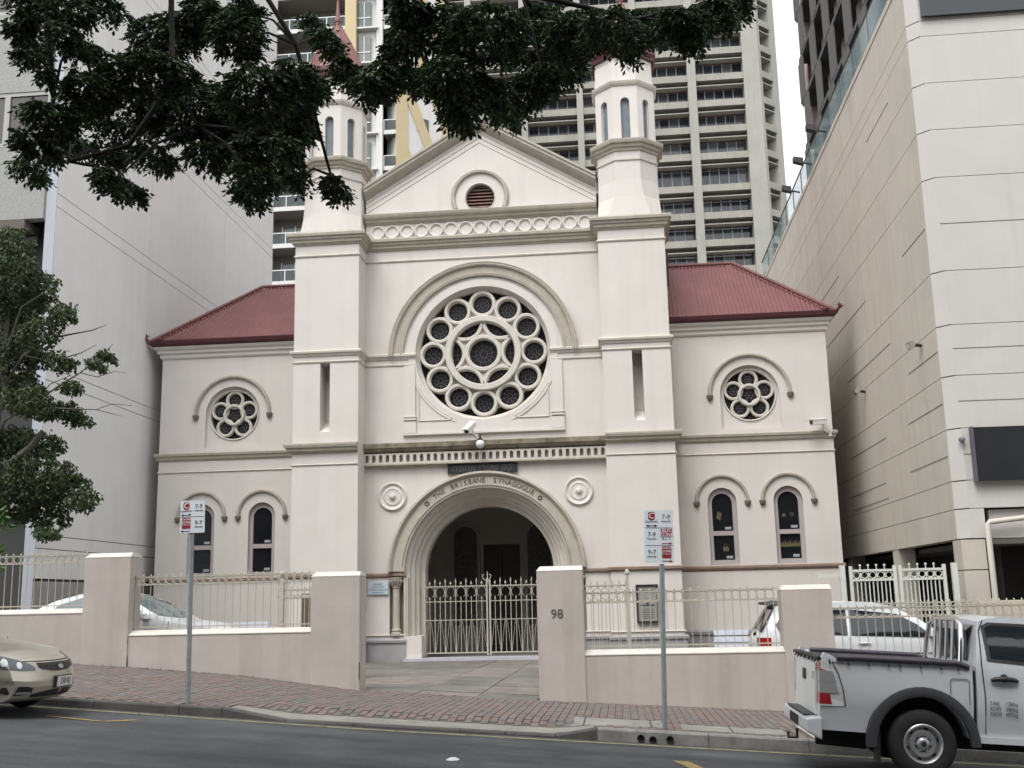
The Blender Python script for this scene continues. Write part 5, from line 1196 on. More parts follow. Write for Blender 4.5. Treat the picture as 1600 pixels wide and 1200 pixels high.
for lm, r0 in (([(-12.5,20.7,5.0),(-12.0,20.2,5.35),(-11.3,20.0,5.65),(-10.9,20.0,5.9),(-10.4,20,6.2),(-10.0,20,6.5),(-9.76,20,6.75)], .032), ([(-11.3,20.0,5.65),(-10.8,20,5.5),(-10.04,20,5.45),(-9.5,20,5.30)], .022), ([(-12.45,20.7,6.0),(-11.6,20,6.6),(-10.9,20,6.95),(-10.2,20,7.05),(-9.9,20,7.15)], .035), ([(-11.6,20,6.6),(-11.0,20,6.45),(-10.4,20,6.6),(-10.1,20,6.75)], .02), ([(-10.9,20,6.95),(-10.7,20,7.3),(-10.55,20,7.6)], .015), ([(-12.4,20.6,6.6),(-11.7,20,7.6),(-11.1,19.9,7.9)], .03), ([(-12.6,20.8,3.8),(-11.8,20.9,4.2),(-11.0,20.6,4.3),(-10.5,20.2,3.9)], .05), ([(-10.4,20,6.2),(-10.05,20,6.1),(-9.7,20,6.2),(-9.45,20,6.15)], .012), ([(-10.04,20,5.45),(-9.7,20,5.55),(-9.3,20,5.5)], .008), ([(-11.3,20,5.65),(-11.0,20,6.0),(-10.6,20,6.15)], .014)):
    mb = MB(); n = len(lm); mb.tube([loc_(p) for p in lm], [lerp(i/(n-1), r0, .005) for i in range(n)], 6); mb.build('branch', M_BARKG, yt, smooth=60)
mb = MB(); mb.tube([loc_((-11.9,20.3,4.5)), loc_((-11.47,20.2,4.77)), loc_((-11.20,20.2,5.10))], [.07,.06,.055], 9); mb.build('cut_limb', M_BARKG, yt, smooth=60)
sh = empty('shrub', (-11.5, 19.0, zyard(-11.5)), label='bright green shrub at the left edge behind the wall', cat='shrub'); OX = Vector(sh.location); V, F = [], []
for c in ((-11.35,19.0,3.2),(-11.5,19.0,2.8),(-11.7,19.0,3.3),(-11.6,19.1,2.3),(-11.4,19.0,2.45)):
    for _ in range(45):
        q = rvec(); p = loc_((c[0]+q.x*.25, c[1]+q.y*.2, c[2]+q.z*.3)); d = (rvec()*.7+Vector((.2,0,.1))).normalized(); leaflet(V, F, p, d, d.cross(rvec()).normalized(), random.uniform(.12,.2), .06)
crown('crown', V, F, leaf_mat('shrub_leaf', (.05,.12,.02), (.08,.17,.03), (.12,.23,.05), .35), sh)
mb = MB()
for dx in (-.1, 0, .12): mb.tube([(0,0,-.2),(dx,0,1.2),(dx*1.5,0,2.4)], [.03,.02,.01], 6)
mb.build('stem', M_BARKG, sh)
# small weeds at the foot of the left wall
mb = MB()
for _ in range(140):
    x = random.uniform(-8.6, -5.4); x = x if random.random() > .4 else random.gauss(-7.6, .35); z = zw(x); h = random.uniform(.012,.04)
    mb.add([(x-.004,YW-.03,z),(x+.004,YW-.03,z),(x+random.uniform(-.03,.03),YW-.04-random.uniform(0,.04),z+h)], [(0,1,2)])
stuff(tag(mb.build('weeds', mat('dry_weed', (.16,.14,.06), .9)), 'dry weeds along the foot of the left wall', 'weeds'))

# fallen leaves and grit along the gutter
mb = MB()
for _ in range(420):
    x = random.uniform(-8.5, 4.5); y = YK - abs(random.gauss(0, .12)) - .03 if random.random() < .65 else random.uniform(YK+.2, YW-.1)
    z = (zr(x, y) + .008) if y < YK else zf(x, y) + .012; a = random.uniform(0, PI); l = random.uniform(.01, .028); w = l*.45; c, s_ = math.cos(a), math.sin(a)
    mb.add([(x-c*l,y-s_*l,z),(x+s_*w,y-c*w,z+.006),(x+c*l,y+s_*l,z+.002),(x-s_*w,y+c*w,z+.007)], [(0,1,2,3)])
stuff(tag(mb.build('leaf_litter', mat('dead_leaf', (.13,.10,.05), .9)), 'scattered dead leaves along the gutter and footpath', 'leaf litter'))

# ================================================================== VEHICLES  (local: x forward, y to the vehicle's left, z up; real metres)
def car_shell(name, par, outline, Wf, Xs, Zs, mt, crown_=.03, nose=None, ys=(-.85,-.5,0,.5,.85), smooth=38):
    """outline: closed (x,z) polygon; Wf(x,z) half width"""
    bm = bmesh.new(); n = len(outline)
    a = [bm.verts.new((x, -1, z)) for x, z in outline]; b = [bm.verts.new((x, 1, z)) for x, z in outline]
    bm.faces.new(a); bm.faces.new(list(reversed(b)))
    for i in range(n): bm.faces.new((a[i], b[i], b[(i+1) % n], a[(i+1) % n]))
    for co, no, vals in ((0,(1,0,0),Xs), (2,(0,0,1),Zs), (1,(0,1,0),ys)):
        for v in vals:
            p = [0,0,0]; p[co] = v; bmesh.ops.bisect_plane(bm, geom=bm.verts[:]+bm.edges[:]+bm.faces[:], plane_co=p, plane_no=no)
    for v in bm.verts:
        x, y, z = v.co; w = Wf(x, z); yy_ = y
        v.co.y = yy_*w
        v.co.z -= crown_*yy_*yy_*(1 if z > .5 else 0)
        if nose: v.co.x += nose(x, yy_, z)
    bmesh.ops.recalc_face_normals(bm, faces=bm.faces)
    me = bpy.data.meshes.new(name); bm.to_mesh(me); bm.free(); me.polygons.foreach_set('use_smooth', [True]*len(me.polygons)); me.set_sharp_from_angle(angle=math.radians(smooth)); me.materials.append(mt)
    o = bpy.data.objects.new(name, me); S.collection.objects.link(o); o.parent = par; return o
def side_patch(name, par, poly, Wf, mt, sides=(-1,1), off=.006, crown_=.03, nose=None):
    out = []
    for s in sides:
        # subdivide polygon into a fan grid by tessellation with inner ring
        m = MB(); cx = sum(p[0] for p in poly)/len(poly); cz = sum(p[1] for p in poly)/len(poly); rows = []
        P = []
        for i in range(len(poly)):
            (x0,z0),(x1,z1) = poly[i], poly[(i+1) % len(poly)]
            for k in range(4): P.append((lerp(k/4,x0,x1), lerp(k/4,z0,z1)))
        for t in (1, .66, .33, .02):
            rows.append([(lerp(t,cx,x) + (nose(lerp(t,cx,x), s, lerp(t,cz,z)) if nose else 0), s*(Wf(lerp(t,cx,x), lerp(t,cz,z))+off), lerp(t,cz,z)-crown_) for x, z in P])
        m.strip(rows, closed_v=True); out.append(m.build(name, mt, par, smooth=60))
    return out
def cross_patch(name, par, p0, p1, w0, w1, mt, off=.008, n=6, bow=.0):
    """panel across the car between (x,z) lines p0 and p1 with half widths w0,w1"""
    d = Vector((p1[0]-p0[0], p1[1]-p0[1])).normalized(); nn = Vector((-d.y, d.x)); nn = nn if nn.y > 0 else -nn
    m = MB(); rows = []
    for i in range(4):
        t = i/3; x, z, w = lerp(t,p0[0],p1[0])+nn.x*off, lerp(t,p0[1],p1[1])+nn.y*off, lerp(t,w0,w1)
        rows.append([(x - bow*(2*j/n-1)**2, w*(2*j/n-1), z - .03*(2*j/n-1)**2) for j in range(n+1)])
    m.strip(rows); return m.build(name, mt, par, smooth=60)
def drape(body, cols, d, s, off=.008, front=False, nv=5):
    """patch laid on a body: columns (u, z0, z1), rays cast along d; u is y for the front, else distance along the horizontal normal to d"""
    from mathutils.bvhtree import BVHTree
    if 'bvh' not in drape.__dict__ or drape.bvh[0] != body.name:
        drape.bvh = (body.name, BVHTree.FromPolygons([v.co.copy() for v in body.data.vertices], [tuple(p.vertices) for p in body.data.polygons]))
    t = drape.bvh[1]; h = Vector((-d.y, d.x, 0)); rows = []; c = Vector((4.3, 0, 0))
    for u, z0, z1 in cols:
        row = []
        for k in range(nv):
            z = lerp(k/(nv-1), z0, z1); o = Vector((8, u, z)) if front else c - d*4 + h*u*1.0 + Vector((0,0,z))
            hit = t.ray_cast(o, d)
            p = hit[0] + hit[1]*off*(1 if hit[1].dot(d) < 0 else -1) if hit[0] is not None else (o + d*3.6)
            row.append(p)
        rows.append(row)
    m = MB(); m.strip(rows); return m
def top_patch(body, rows_, bow, off=.008, n=8):
    from mathutils.bvhtree import BVHTree
    t = BVHTree.FromPolygons([v.co.copy() for v in body.data.vertices], [tuple(p.vertices) for p in body.data.polygons]); rows = []
    for x, w in rows_:
        row = []
        for j in range(n+1):
            q = 2*j/n-1; hit = t.ray_cast(Vector((x-bow*q*q, q*w, 4)), Vector((0,0,-1))); row.append(hit[0] + Vector((0,0,off)) if hit[0] is not None else Vector((x, q*w, 1)))
        rows.append(row)
    m = MB(); m.strip(rows); return m
M_TYRE = mat('tyre_rubber', (.016,.016,.017), .85, .2, 20); M_RIM = mat('steel_rim', (.42,.43,.44), .35, .15, 10, metal=.7); M_CARGL = mat('car_glass', (.012,.016,.02), .05, spec=.6); M_CARGL2 = mat('car_glass_pale', (.10,.14,.155), .06, spec=.6)
M_HEAD = mat('headlamp_lens', (.07,.08,.095), .06, spec=.7, coat=.5); M_TAILR = mat('tail_lens_red', (.30,.012,.016), .15, coat=.5); M_TAILW = mat('tail_lens_clear', (.27,.275,.28), .12, coat=.6); M_PLAS = mat('grey_plastic', (.035,.037,.04), .55, .1, 10)
def wheel(par, x, y, z, R, w, side, rim_r=None, steel=False):
    """side=-1: outer face toward -y"""
    e = empty('wheel', (x, y, z)); e.parent = par; rr = rim_r or R*.62; s = side
    m = MB(); m.lathe([(rr,-w/2+.01),(rr+.02,-w/2),(R-.05,-w/2),(R-.015,-w/2+.025),(R,-w/2+.06),(R,w/2-.06),(R-.015,w/2-.025),(R-.05,w/2),(rr,w/2)], 40, 'Y'); m.build('tyre', M_TYRE, e, smooth=40)
    m = MB(); pr = [(rr,-w/2+.012),(rr-.012,-w/2+.004),(rr-.03,-w/2+.02),(rr-.045,-w/2+.055),(rr*.72,-w/2+.05),(rr*.62,-w/2+.015),(rr*.45,-w/2+.02),(rr*.36,-w/2+.045),(rr*.30,-w/2+.01),(rr*.20,-w/2-.005),(0,-w/2-.005)]
    m.lathe([(r, t*(-s)) for r, t in pr], 36, 'Y'); rim = m.build('rim', M_RIM, e, smooth=40)
    m = MB()
    for k in range(6):
        A = k*PI/3+.3; m.lathe([(0,(-w/2+.045)*(-s)),(rr*.115,(-w/2+.043)*(-s))], 10, 'Y', o=(rr*.80*math.cos(A),0,rr*.80*math.sin(A)))
    m.lathe([(0,(-w/2-.008)*(-s)),(rr*.13,(-w/2-.008)*(-s))], 14, 'Y'); m.build('rim_holes', M_DARK, rim)
    m = MB()
    for k in range(6):
        A = k*PI/3; m.lathe([(0,(-w/2+.02)*(-s)),(.014,(-w/2+.02)*(-s)),(.014,(-w/2+.05)*(-s))], 8, 'Y', o=(rr*.36*math.cos(A),0,rr*.36*math.sin(A)))
    m.build('wheel_nuts', M_CHROME, rim)
    return e
def archpts(cx, cz, r, zb, n=10, rev=False):
    a0 = math.asin(max(-1, min(1, (zb-cz)/r))); P = [(cx+r*math.cos(a0+(PI-2*a0)*i/n), cz+r*math.sin(a0+(PI-2*a0)*i/n)) for i in range(n+1)]
    return P if not rev else P[::-1]
SL = math.atan(.066)
def smooth01(a, b, x): t = max(0, min(1, (x-a)/(b-a))); return t*t*(3-2*t)

# ---- white utility, rear half in the frame
KU = .895
ut = empty('pickup_utility', (1.77, 12.24, zr(1.77, 12.24)+.05), (0, SL, 0), label='white dual-cab pickup utility parked at the right kerb', cat='pickup', scale=KU)
M_UW = mat('ute_white', (.56,.59,.615), .3, .10, 1.5, coat=.5)
WX, WZ, WR = 1.22, .36, .365
def Wu(x, z):
    w = .885 - .05*smooth01(.85, .45, z) - .012*smooth01(.9, 1.2, z)
    if z > 1.20: w -= .20*smooth01(1.18, 1.80, z)
    w -= .05*smooth01(4.4, 5.05, x); w -= .012*smooth01(.25, .1, x)
    return w
tub = [(.12,.45)] + archpts(WX, WZ, .50, .44, 12, True) + [(1.76,.44),(1.76,1.20),(.16,1.205),(.12,1.17)]
sh_ = car_shell('tub', ut, tub, Wu, [.14,.2,.4,.9,1.5,1.7], [.6,.7,.8,.9,1.0,1.1,1.16], M_UW, .0, ys=(-.9,.9))
cab = [(1.80,.46),(3.2,.44),(3.62,.42)] + archpts(4.25, WZ, .50, .42, 12, True) + [(4.95,.45),(5.02,.62),(5.0,.92),(4.85,1.06),(3.72,1.20),(3.05,1.70),(2.85,1.755),(2.0,1.765),(1.88,1.72),(1.80,1.22)]
cb_ = car_shell('cab', ut, cab, Wu, [1.84,1.9,2.1,2.4,2.8,3.1,3.5,3.9,4.4,4.8], [.5,.6,.7,.8,.9,1.0,1.1,1.22,1.35,1.5,1.65,1.72], M_UW, .025)
win = [(1.97,1.32),(2.85,1.26),(2.85,1.67),(2.02,1.675),(1.95,1.64)]; side_patch('window', ut, win, Wu, M_CARGL, crown_=.012)
side_patch('window', ut, [(2.92,1.25),(3.62,1.22),(3.30,1.47),(3.05,1.64),(2.92,1.66)], Wu, M_CARGL, crown_=.012)
side_patch('window_seal', ut, [(1.925,1.29),(2.88,1.23),(2.88,1.70),(1.99,1.705),(1.915,1.66)], Wu, M_BLACK, off=.003, crown_=.012)
m = MB(); rows = [[(1.796 + (.07 if z > 1.6 else .0), y, z) for y in (-.58,-.3,0,.3,.58)] for z in (1.26,1.6,1.66)]; m.strip(rows); m.build('rear_window', M_CARGL, ut)
cross_patch('windscreen', ut, (3.70,1.22), (3.08,1.69), .74, .66, M_CARGL)
# shut lines
for pts in ([(1.89,.50),(1.885,.9),(1.86,1.25),(1.885,1.6),(1.95,1.735)], [(2.88,.50),(2.89,.9),(2.89,1.25),(2.89,1.70)]):
    for s in (-1, 1):
        m = MB(); m.tube([(x, s*(Wu(x,z)+.002), z) for x, z in [(lerp(q/6,a[0],b[0]),lerp(q/6,a[1],b[1])) for a,b in zip(pts,pts[1:]) for q in range(6)]], .007, 4); m.build('door_gap', M_BLACK, ut)
m = MB(); m.box(1.762,1.798,-.84,.84,.5,1.16); m.build('cab_gap', M_DARK, ut)
for s in (-1, 1):
    h = empty('door_handle', (2.09, s*(Wu(2.09,1.07)+.005), 1.075)); h.parent = ut
    m = MB(); m.tube([(-.14,s*.012,.0),(-.10,s*.03,.012),(.0,s*.035,.02),(.10,s*.03,.012),(.14,s*.012,0)], [.018,.026,.03,.026,.018], 8); m.build('grip', M_BLACK, h, smooth=60)
    m = MB(); m.lathe([(0,s*-.0),(.045,s*.002)], 16, 'Y', o=(0,0,.025)); m.build('cup', M_PLAS, h)
    # flares, sills, mudflaps
    prf = [(.50,-.02),(.50,.045),(.535,.055),(.60,.035),(.615,-.01)]
    m = MB(); rows = []
    for i in range(22):
        a = .0 + (PI+.10)*i/21; rows.append([(WX+r*math.cos(a), s*(.868+d), WZ+r*math.sin(a)) for r, d in prf])
    m.strip(rows); m.build('wheel_flare', M_PLAS, ut, smooth=40)
    m = MB(); rows = []
    for i in range(22):
        a = -.2 + (PI+.4)*i/21; rows.append([(4.25+r*math.cos(a), s*(.868+d), WZ+r*math.sin(a)) for r, d in prf])
    m.strip(rows); m.build('wheel_flare', M_PLAS, ut, smooth=40)
    m = MB(); m.box(1.80, 3.7, *sorted((s*.70, s*.86)), .40, .47); m.build('sill', M_UW, ut)
    m = MB(); m.box(.74,.765, *sorted((s*.62, s*.86)), .14, .52); m.build('mudflap', M_BLACK, ut)
    # tail lamp
    tl = empty('tail_lamp', (0, 0, 0)); tl.parent = ut
    yo = lambda x, z: s*(Wu(x,z)+.008)
    for z0, z1, mt in ((1.09,1.18,M_TAILR),(.97,1.085,M_TAILW),(.85,.965,M_TAILW),(.73,.845,M_TAILR)):
        xr = .30-.0*(z1-.8); x1 = lerp((z0-.73)/.45, .36, .26); x2 = lerp((z1-.73)/.45, .36, .24)
        m = MB(); m.add([(.112,s*.70,z0),(.112,s*.70,z1),(.116,s*.868,z1),(.116,s*.868,z0)], [(0,1,2,3)]); xm = x1*.68 if mt is M_TAILR else x1*.96; xm2 = x2*.68 if mt is M_TAILR else x2*.96
        m.add([(.114,s*.885,z0),(.114,s*.885,z1),(xm2,yo(xm2,z1),z1),(xm,yo(xm,z0),z0)], [(0,1,2,3)]); m.build('lens', mt, tl)
    m = MB(); m.add([(.118,s*.883,.715),(.118,s*.883,1.19),(.25,yo(.24,1.19)-s*.003,1.19),(.38,yo(.37,.715)-s*.003,.715)], [(0,1,2,3)]); m.build('lamp_bezel', mat('lamp_silver', (.62,.63,.64), .3), tl)
    m = MB(); m.tube([(.25,yo(.24,1.19),1.19),(.32,yo(.3,1.06),1.06),(.37,yo(.36,.88),.88),(.39,yo(.38,.71),.71)], .006, 4); m.build('lamp_edge', M_BLACK, tl)
    wheel(ut, WX, s*.76, WZ, WR, .25, s, .215); wheel(ut, 4.25, s*.76, WZ, WR, .25, s, .215)
# tailgate, bumper
m = MB(); m.box(.095,.12,-.70,.70,.60,1.15); tg = m.build('tailgate', mat('ute_white_rear', (.66,.69,.66), .4, .06, 3, coat=.3), ut)
m = MB(); m.box(.08,.095,-.09,.09,.94,1.06); m.build('tailgate_handle', M_BLACK, tg)
m = MB(); m.box(.088,.094,-.64,-.50,.98,1.06); m.build('badge', M_CHROME, tg)
m = MB(); m.hull8([(-.03,-.86,.42),(.14,-.88,.34),(.14,.88,.34),(-.03,.86,.42),(-.03,-.86,.565),(.14,-.88,.59),(.14,.88,.59),(-.03,.86,.565)]); bp_ = m.build('rear_bumper', M_UW, ut); bv = bp_.modifiers.new('b','BEVEL'); bv.width = .02; bv.segments = 2
m = MB(); m.box(-.02,.10,-.62,.62,.578,.594); m.build('bumper_step', M_PLAS, bp_)
m = MB(); m.box(-.038,-.029,-.30,.30,.43,.54); m.build('plate_recess', M_DARK, bp_)
m = MB(); m.tube([(.0,0,.36),(.0,0,.26),(-.10,0,.26),(-.10,0,.32)], .02, 6); m.build('tow_bar', M_BLACK, ut)
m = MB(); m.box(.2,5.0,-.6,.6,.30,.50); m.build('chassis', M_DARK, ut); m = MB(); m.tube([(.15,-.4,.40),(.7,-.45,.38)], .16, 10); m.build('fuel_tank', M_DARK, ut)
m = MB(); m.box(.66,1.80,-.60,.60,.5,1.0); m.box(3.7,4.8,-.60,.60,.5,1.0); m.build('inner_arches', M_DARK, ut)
# tonneau cover and rails
m = MB(); rows = []
for i in range(9):
    x = lerp(i/8, .10, 1.74); rows.append([(x, y*.875, 1.218 + .008*(1-y*y)) for y in (-1,-.6,-.2,.2,.6,1)])
m.strip(rows); ton = m.build('tonneau', M_BLACK, ut, smooth=60)
for s in (-1, 1):
    m = MB(); m.tube([(.30,s*.885,1.235),(.5,s*.89,1.24),(1.60,s*.885,1.235),(1.72,s*.87,1.20)], .033, 8); m.build('tonneau_rail', mat('rail_dark', (.05,.045,.055), .35), ton, smooth=60)
    for x in (.22,.42,.64,.86,.98,1.2,1.42,1.6):
        q = MB(); q.tube([(x,s*.895,1.215),(x,s*.905,1.18),(x+.012,s*.90,1.165)], .011, 5); q.build('tie_hook', M_BLACK, ton)
for y in (-.7,-.5,-.28,.0,.28,.5,.7):
    q = MB(); q.tube([(.11,y,1.22),(.09,y,1.17)], .011, 5); q.build('tie_hook', M_BLACK, ton)
m = MB(); m.tube([(.11,-.87,1.22),(.10,-.4,1.235),(.10,.4,1.235),(.11,.87,1.22)], .024, 6); m.build('tonneau_edge', M_BLACK, ton)
for s in (-1, 1):
    m = MB(); m.hull8([(.12,s*.74,1.18),(.34,s*.84,1.19),(.34,s*.88,1.19),(.12,s*.88,1.18),(.17,s*.78,1.285),(.26,s*.84,1.25),(.26,s*.87,1.25),(.17,s*.87,1.285)])
    m.build('corner_cap', M_UW, ut)
# ladder rack / cab guard
rk = empty('cab_guard', (0,0,0)); rk.parent = ut
m = MB(); m.tube([(1.68,-.72,1.22),(1.70,-.70,1.46),(1.72,-.62,1.64),(1.73,-.45,1.71),(1.73,.45,1.71),(1.72,.62,1.64),(1.70,.70,1.46),(1.68,.72,1.22)], .03, 8); m.build('hoop', M_CHROME, rk, smooth=60)
for y in (-.36,-.12,.12,.36):
    m = MB(); m.tube([(1.69,y,1.24),(1.72,y,1.70)], .022, 6); m.build('bar', M_RIM, rk, smooth=60)
m = MB()
for i, (a_, b_) in enumerate((('TARE', '1780kg'), ('RGVM', '2984kg'), ('RGCM', '4975kg'))):
    zz_ = .83-.058*i; yv = -(Wu(2.1, zz_)+.014)
    text_at(m, a_, .056, 1.93, yv, zz_, .0008, 'LEFT', sx=.75); text_at(m, b_, .056, 2.09, yv, zz_, .0008, 'LEFT', sx=.8)
m.build('lettering', mat('door_print', (.07,.07,.075), .6), ut)
m = MB(); m.tube([(1.52,-(.888),.90),(1.52,-.888,1.05),(1.54,-.888,1.07),(1.70,-.888,1.07),(1.72,-.888,1.05),(1.72,-.888,.80)], .004, 4); m.build('fuel_flap', M_PLAS, ut)

# ---- gold sedan at the left kerb
KS = .87
def sedan(name, loc, label, paint, group=None, slope=SL, k=KS):
    r = empty(name, loc, (0, slope, 0), label=label, cat='car', scale=k); R = .325; fx, rx = 3.92, 1.05
    def Ws(x, z):
        w = .915 - .07*smooth01(.62, .22, z) - .02*smooth01(.7, .95, z)
        if z > .93: w -= .25*smooth01(.92, 1.46, z)
        w -= .14*smooth01(4.05, 4.86, x)**1.4; w -= .10*smooth01(.7, .0, x)
        return w
    nose = lambda x, y, z: (-.24*abs(y)**2.4*smooth01(4.2, 4.8, x) + .10*abs(y)**2.4*smooth01(.4, .05, x))
    out = [(.05,.40),(.12,.24),(.60,.20)] + archpts(rx, R, .37, .20, 12, True) + [(1.6,.18),(3.4,.18)] + archpts(fx, R, .37, .20, 12, True) + \
          [(4.42,.21),(4.70,.23),(4.80,.27),(4.85,.34),(4.875,.42),(4.87,.50),(4.845,.57),(4.82,.63),(4.79,.69),(4.74,.735),(4.64,.78),(4.50,.82),(4.30,.865),(4.0,.91),(3.70,.945),(3.45,.965),(3.05,1.18),(2.70,1.36),(2.45,1.435),(2.05,1.46),(1.65,1.435),(1.25,1.32),(.80,1.09),(.50,1.06),(.12,1.04),(.04,.95),(.0,.65)]
    body = car_shell('body', r, out, Ws, [.1,.3,.7,1.1,1.5,1.9,2.3,2.7,3.1,3.5,3.9,4.1,4.2,4.3,4.4,4.48,4.55,4.62,4.68,4.72,4.76,4.8,4.83], [.3,.36,.42,.48,.54,.6,.66,.72,.78,.84,.9,.95,1.05,1.2,1.35], paint, .045, nose, ys=(-.95,-.8,-.6,-.35,0,.35,.6,.8,.95), smooth=45)
    side_patch('window', r, [(2.20,.985),(3.20,.985),(2.92,1.17),(2.62,1.31),(2.22,1.385)], Ws, M_CARGL2, crown_=.03, off=.008); side_patch('window', r, [(1.12,1.0),(2.12,.985),(2.14,1.39),(1.75,1.37),(1.35,1.24)], Ws, M_CARGL2, crown_=.03, off=.008)
    top_patch(body, [(3.42-.10*0,.74),(3.2,.72),(2.95,.69),(2.72,.64),(2.56,.60)], .16).build('windscreen', M_CARGL2, r, smooth=60); top_patch(body, [(.84,.66),(1.1,.64),(1.35,.60),(1.56,.56)], 0).build('rear_window', M_CARGL, r, smooth=60)
    for s in (-1, 1):
        wheel(r, fx, s*.80, R, R, .22, s); wheel(r, rx, s*.80, R, R, .22, s)
        mi = MB(); mi.hull8([(3.02,s*.90,.96),(3.16,s*.90,.96),(3.14,s*1.07,.97),(3.02,s*1.07,.97),(3.02,s*.90,1.08),(3.13,s*.90,1.07),(3.11,s*1.06,1.07),(3.02,s*1.06,1.08)]); mo = mi.build('mirror', paint, r); bv = mo.modifiers.new('b','BEVEL'); bv.width = .02; bv.segments = 2
        # headlamp sweeping back round the corner, draped on the body
        hl = empty('headlamp'); hl.parent = r
        d = Vector((-.80, -.60*s, 0)).normalized()
        drape(body, [(-s*u, zb, zt) for u, zb, zt in ((.72,.745,.79),(.66,.69,.80),(.56,.65,.795),(.46,.63,.775),(.36,.62,.75),(.26,.615,.72),(.18,.615,.69),(.12,.62,.65))], d, s, off=.006).build('lens', M_HEAD, hl, smooth=60)
        for u_, z_, r_ in ((.52,.715,.045),(.34,.68,.038)):
            drape(body, [(-s*(u_+r_*q), z_-r_*math.sqrt(max(0,1-q*q)), z_+r_*math.sqrt(max(0,1-q*q))) for q in (-1,-.7,-.3,0,.3,.7,1)], d, s, off=.010).build('reflector', mat('lamp_silver', (.62,.63,.64), .3), hl, smooth=60)
        drape(body, [(s*y, zb, zt) for y, zb, zt in ((.52,.345,.40),(.60,.315,.425),(.70,.315,.425),(.76,.34,.41))], Vector((-1,0,0)), s, off=.004, front=True).build('fog_recess', M_BLACK, r, smooth=60)
        drape(body, [(s*y, zb, zt) for y, zb, zt in ((.54,.335,.36),(.62,.33,.36),(.70,.335,.36))], Vector((-1,0,0)), s, off=.010, front=True).build('fog_trim', M_CHROME, r, smooth=60)
    F = Vector((-1,0,0))
    gr = drape(body, [(y, .60+.05*abs(y/.42)**3, .705) for y in (-.42,-.36,-.24,-.12,0,.12,.24,.36,.42)], F, 1, off=.008, front=True).build('grille', M_BLACK, r, smooth=60)
    for z_ in (.63,.665): drape(body, [(y, z_, z_+.009) for y in (-.36,-.18,0,.18,.36)], F, 1, off=.016, front=True).build('grille_bar', M_PLAS, gr, smooth=60)
    drape(body, [(y, .645-.028*math.sqrt(max(0,1-(y/.07)**2)), .645+.028*math.sqrt(max(0,1-(y/.07)**2))) for y in (-.07,-.05,-.025,0,.025,.05,.07)], F, 1, off=.022, front=True).build('badge', mat('badge_silver', (.30,.32,.36), .3), gr, smooth=60)
    drape(body, [(y, .285, .375-.05*abs(y/.5)**3) for y in (-.5,-.4,-.25,-.1,.1,.25,.4,.5)], F, 1, off=.006, front=True).build('lower_grille', M_BLACK, r, smooth=60)
    drape(body, [(y, .722, .732) for y in [-.60+.1*i for i in range(13)]], F, 1, off=.003, front=True).build('bonnet_gap', M_BLACK, r, smooth=60)
    po_ = empty('number_plate', (0, 0, 0)); po_.parent = r
    pl_ = MB(); pl_.box(4.900,4.912,-.186,.186,.405,.530); pl_.build('plate', mat('plate_white', (.62,.62,.60), .5), po_)
    t_ = MB(); text_into(t_, '230·KJ', .115, Matrix.Translation((4.914,0,.470)) @ Matrix.Rotation(PI/2, 4, 'Z') @ UPR @ Matrix.Diagonal((.85,1,1,1)), .001); t_.build('lettering', mat('plate_ink', (.03,.03,.06), .6), po_)
    t_ = MB(); t_.box(4.86,4.899,-.20,.20,.392,.542); t_.build('plate_frame', M_BLACK, po_)
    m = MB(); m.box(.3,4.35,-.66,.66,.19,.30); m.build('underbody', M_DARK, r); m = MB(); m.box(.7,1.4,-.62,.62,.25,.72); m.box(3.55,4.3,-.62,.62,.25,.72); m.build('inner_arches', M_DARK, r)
    for x_ in (3.52, 2.16): 
        for s in (-1, 1):
            m = MB(); m.tube([(x_,s*(Ws(x_,z)+.0015),z-.03) for z in (.25,.5,.75,.97)], .005, 4); m.build('door_gap', M_BLACK, r)
    return r
M_GOLD = mat('champagne_paint', (.46,.43,.36), .32, .04, 2, metal=.45, coat=.5)
gx_ = -6.51 - 4.86*KS
sedan('parked_sedan', (gx_, 12.45, zr(gx_, 12.45)), 'champagne gold sedan nosing in at the left kerb', M_GOLD)
M_CW = mat('car_white', (.62,.64,.655), .3, .03, 2, coat=.5)
sx_ = -6.9 - 4.86*KS
sedan('parked_sedan', (-11.15, 19.35, .62), 'white sedan parked behind the left boundary wall', M_CW, slope=.03, k=.95)

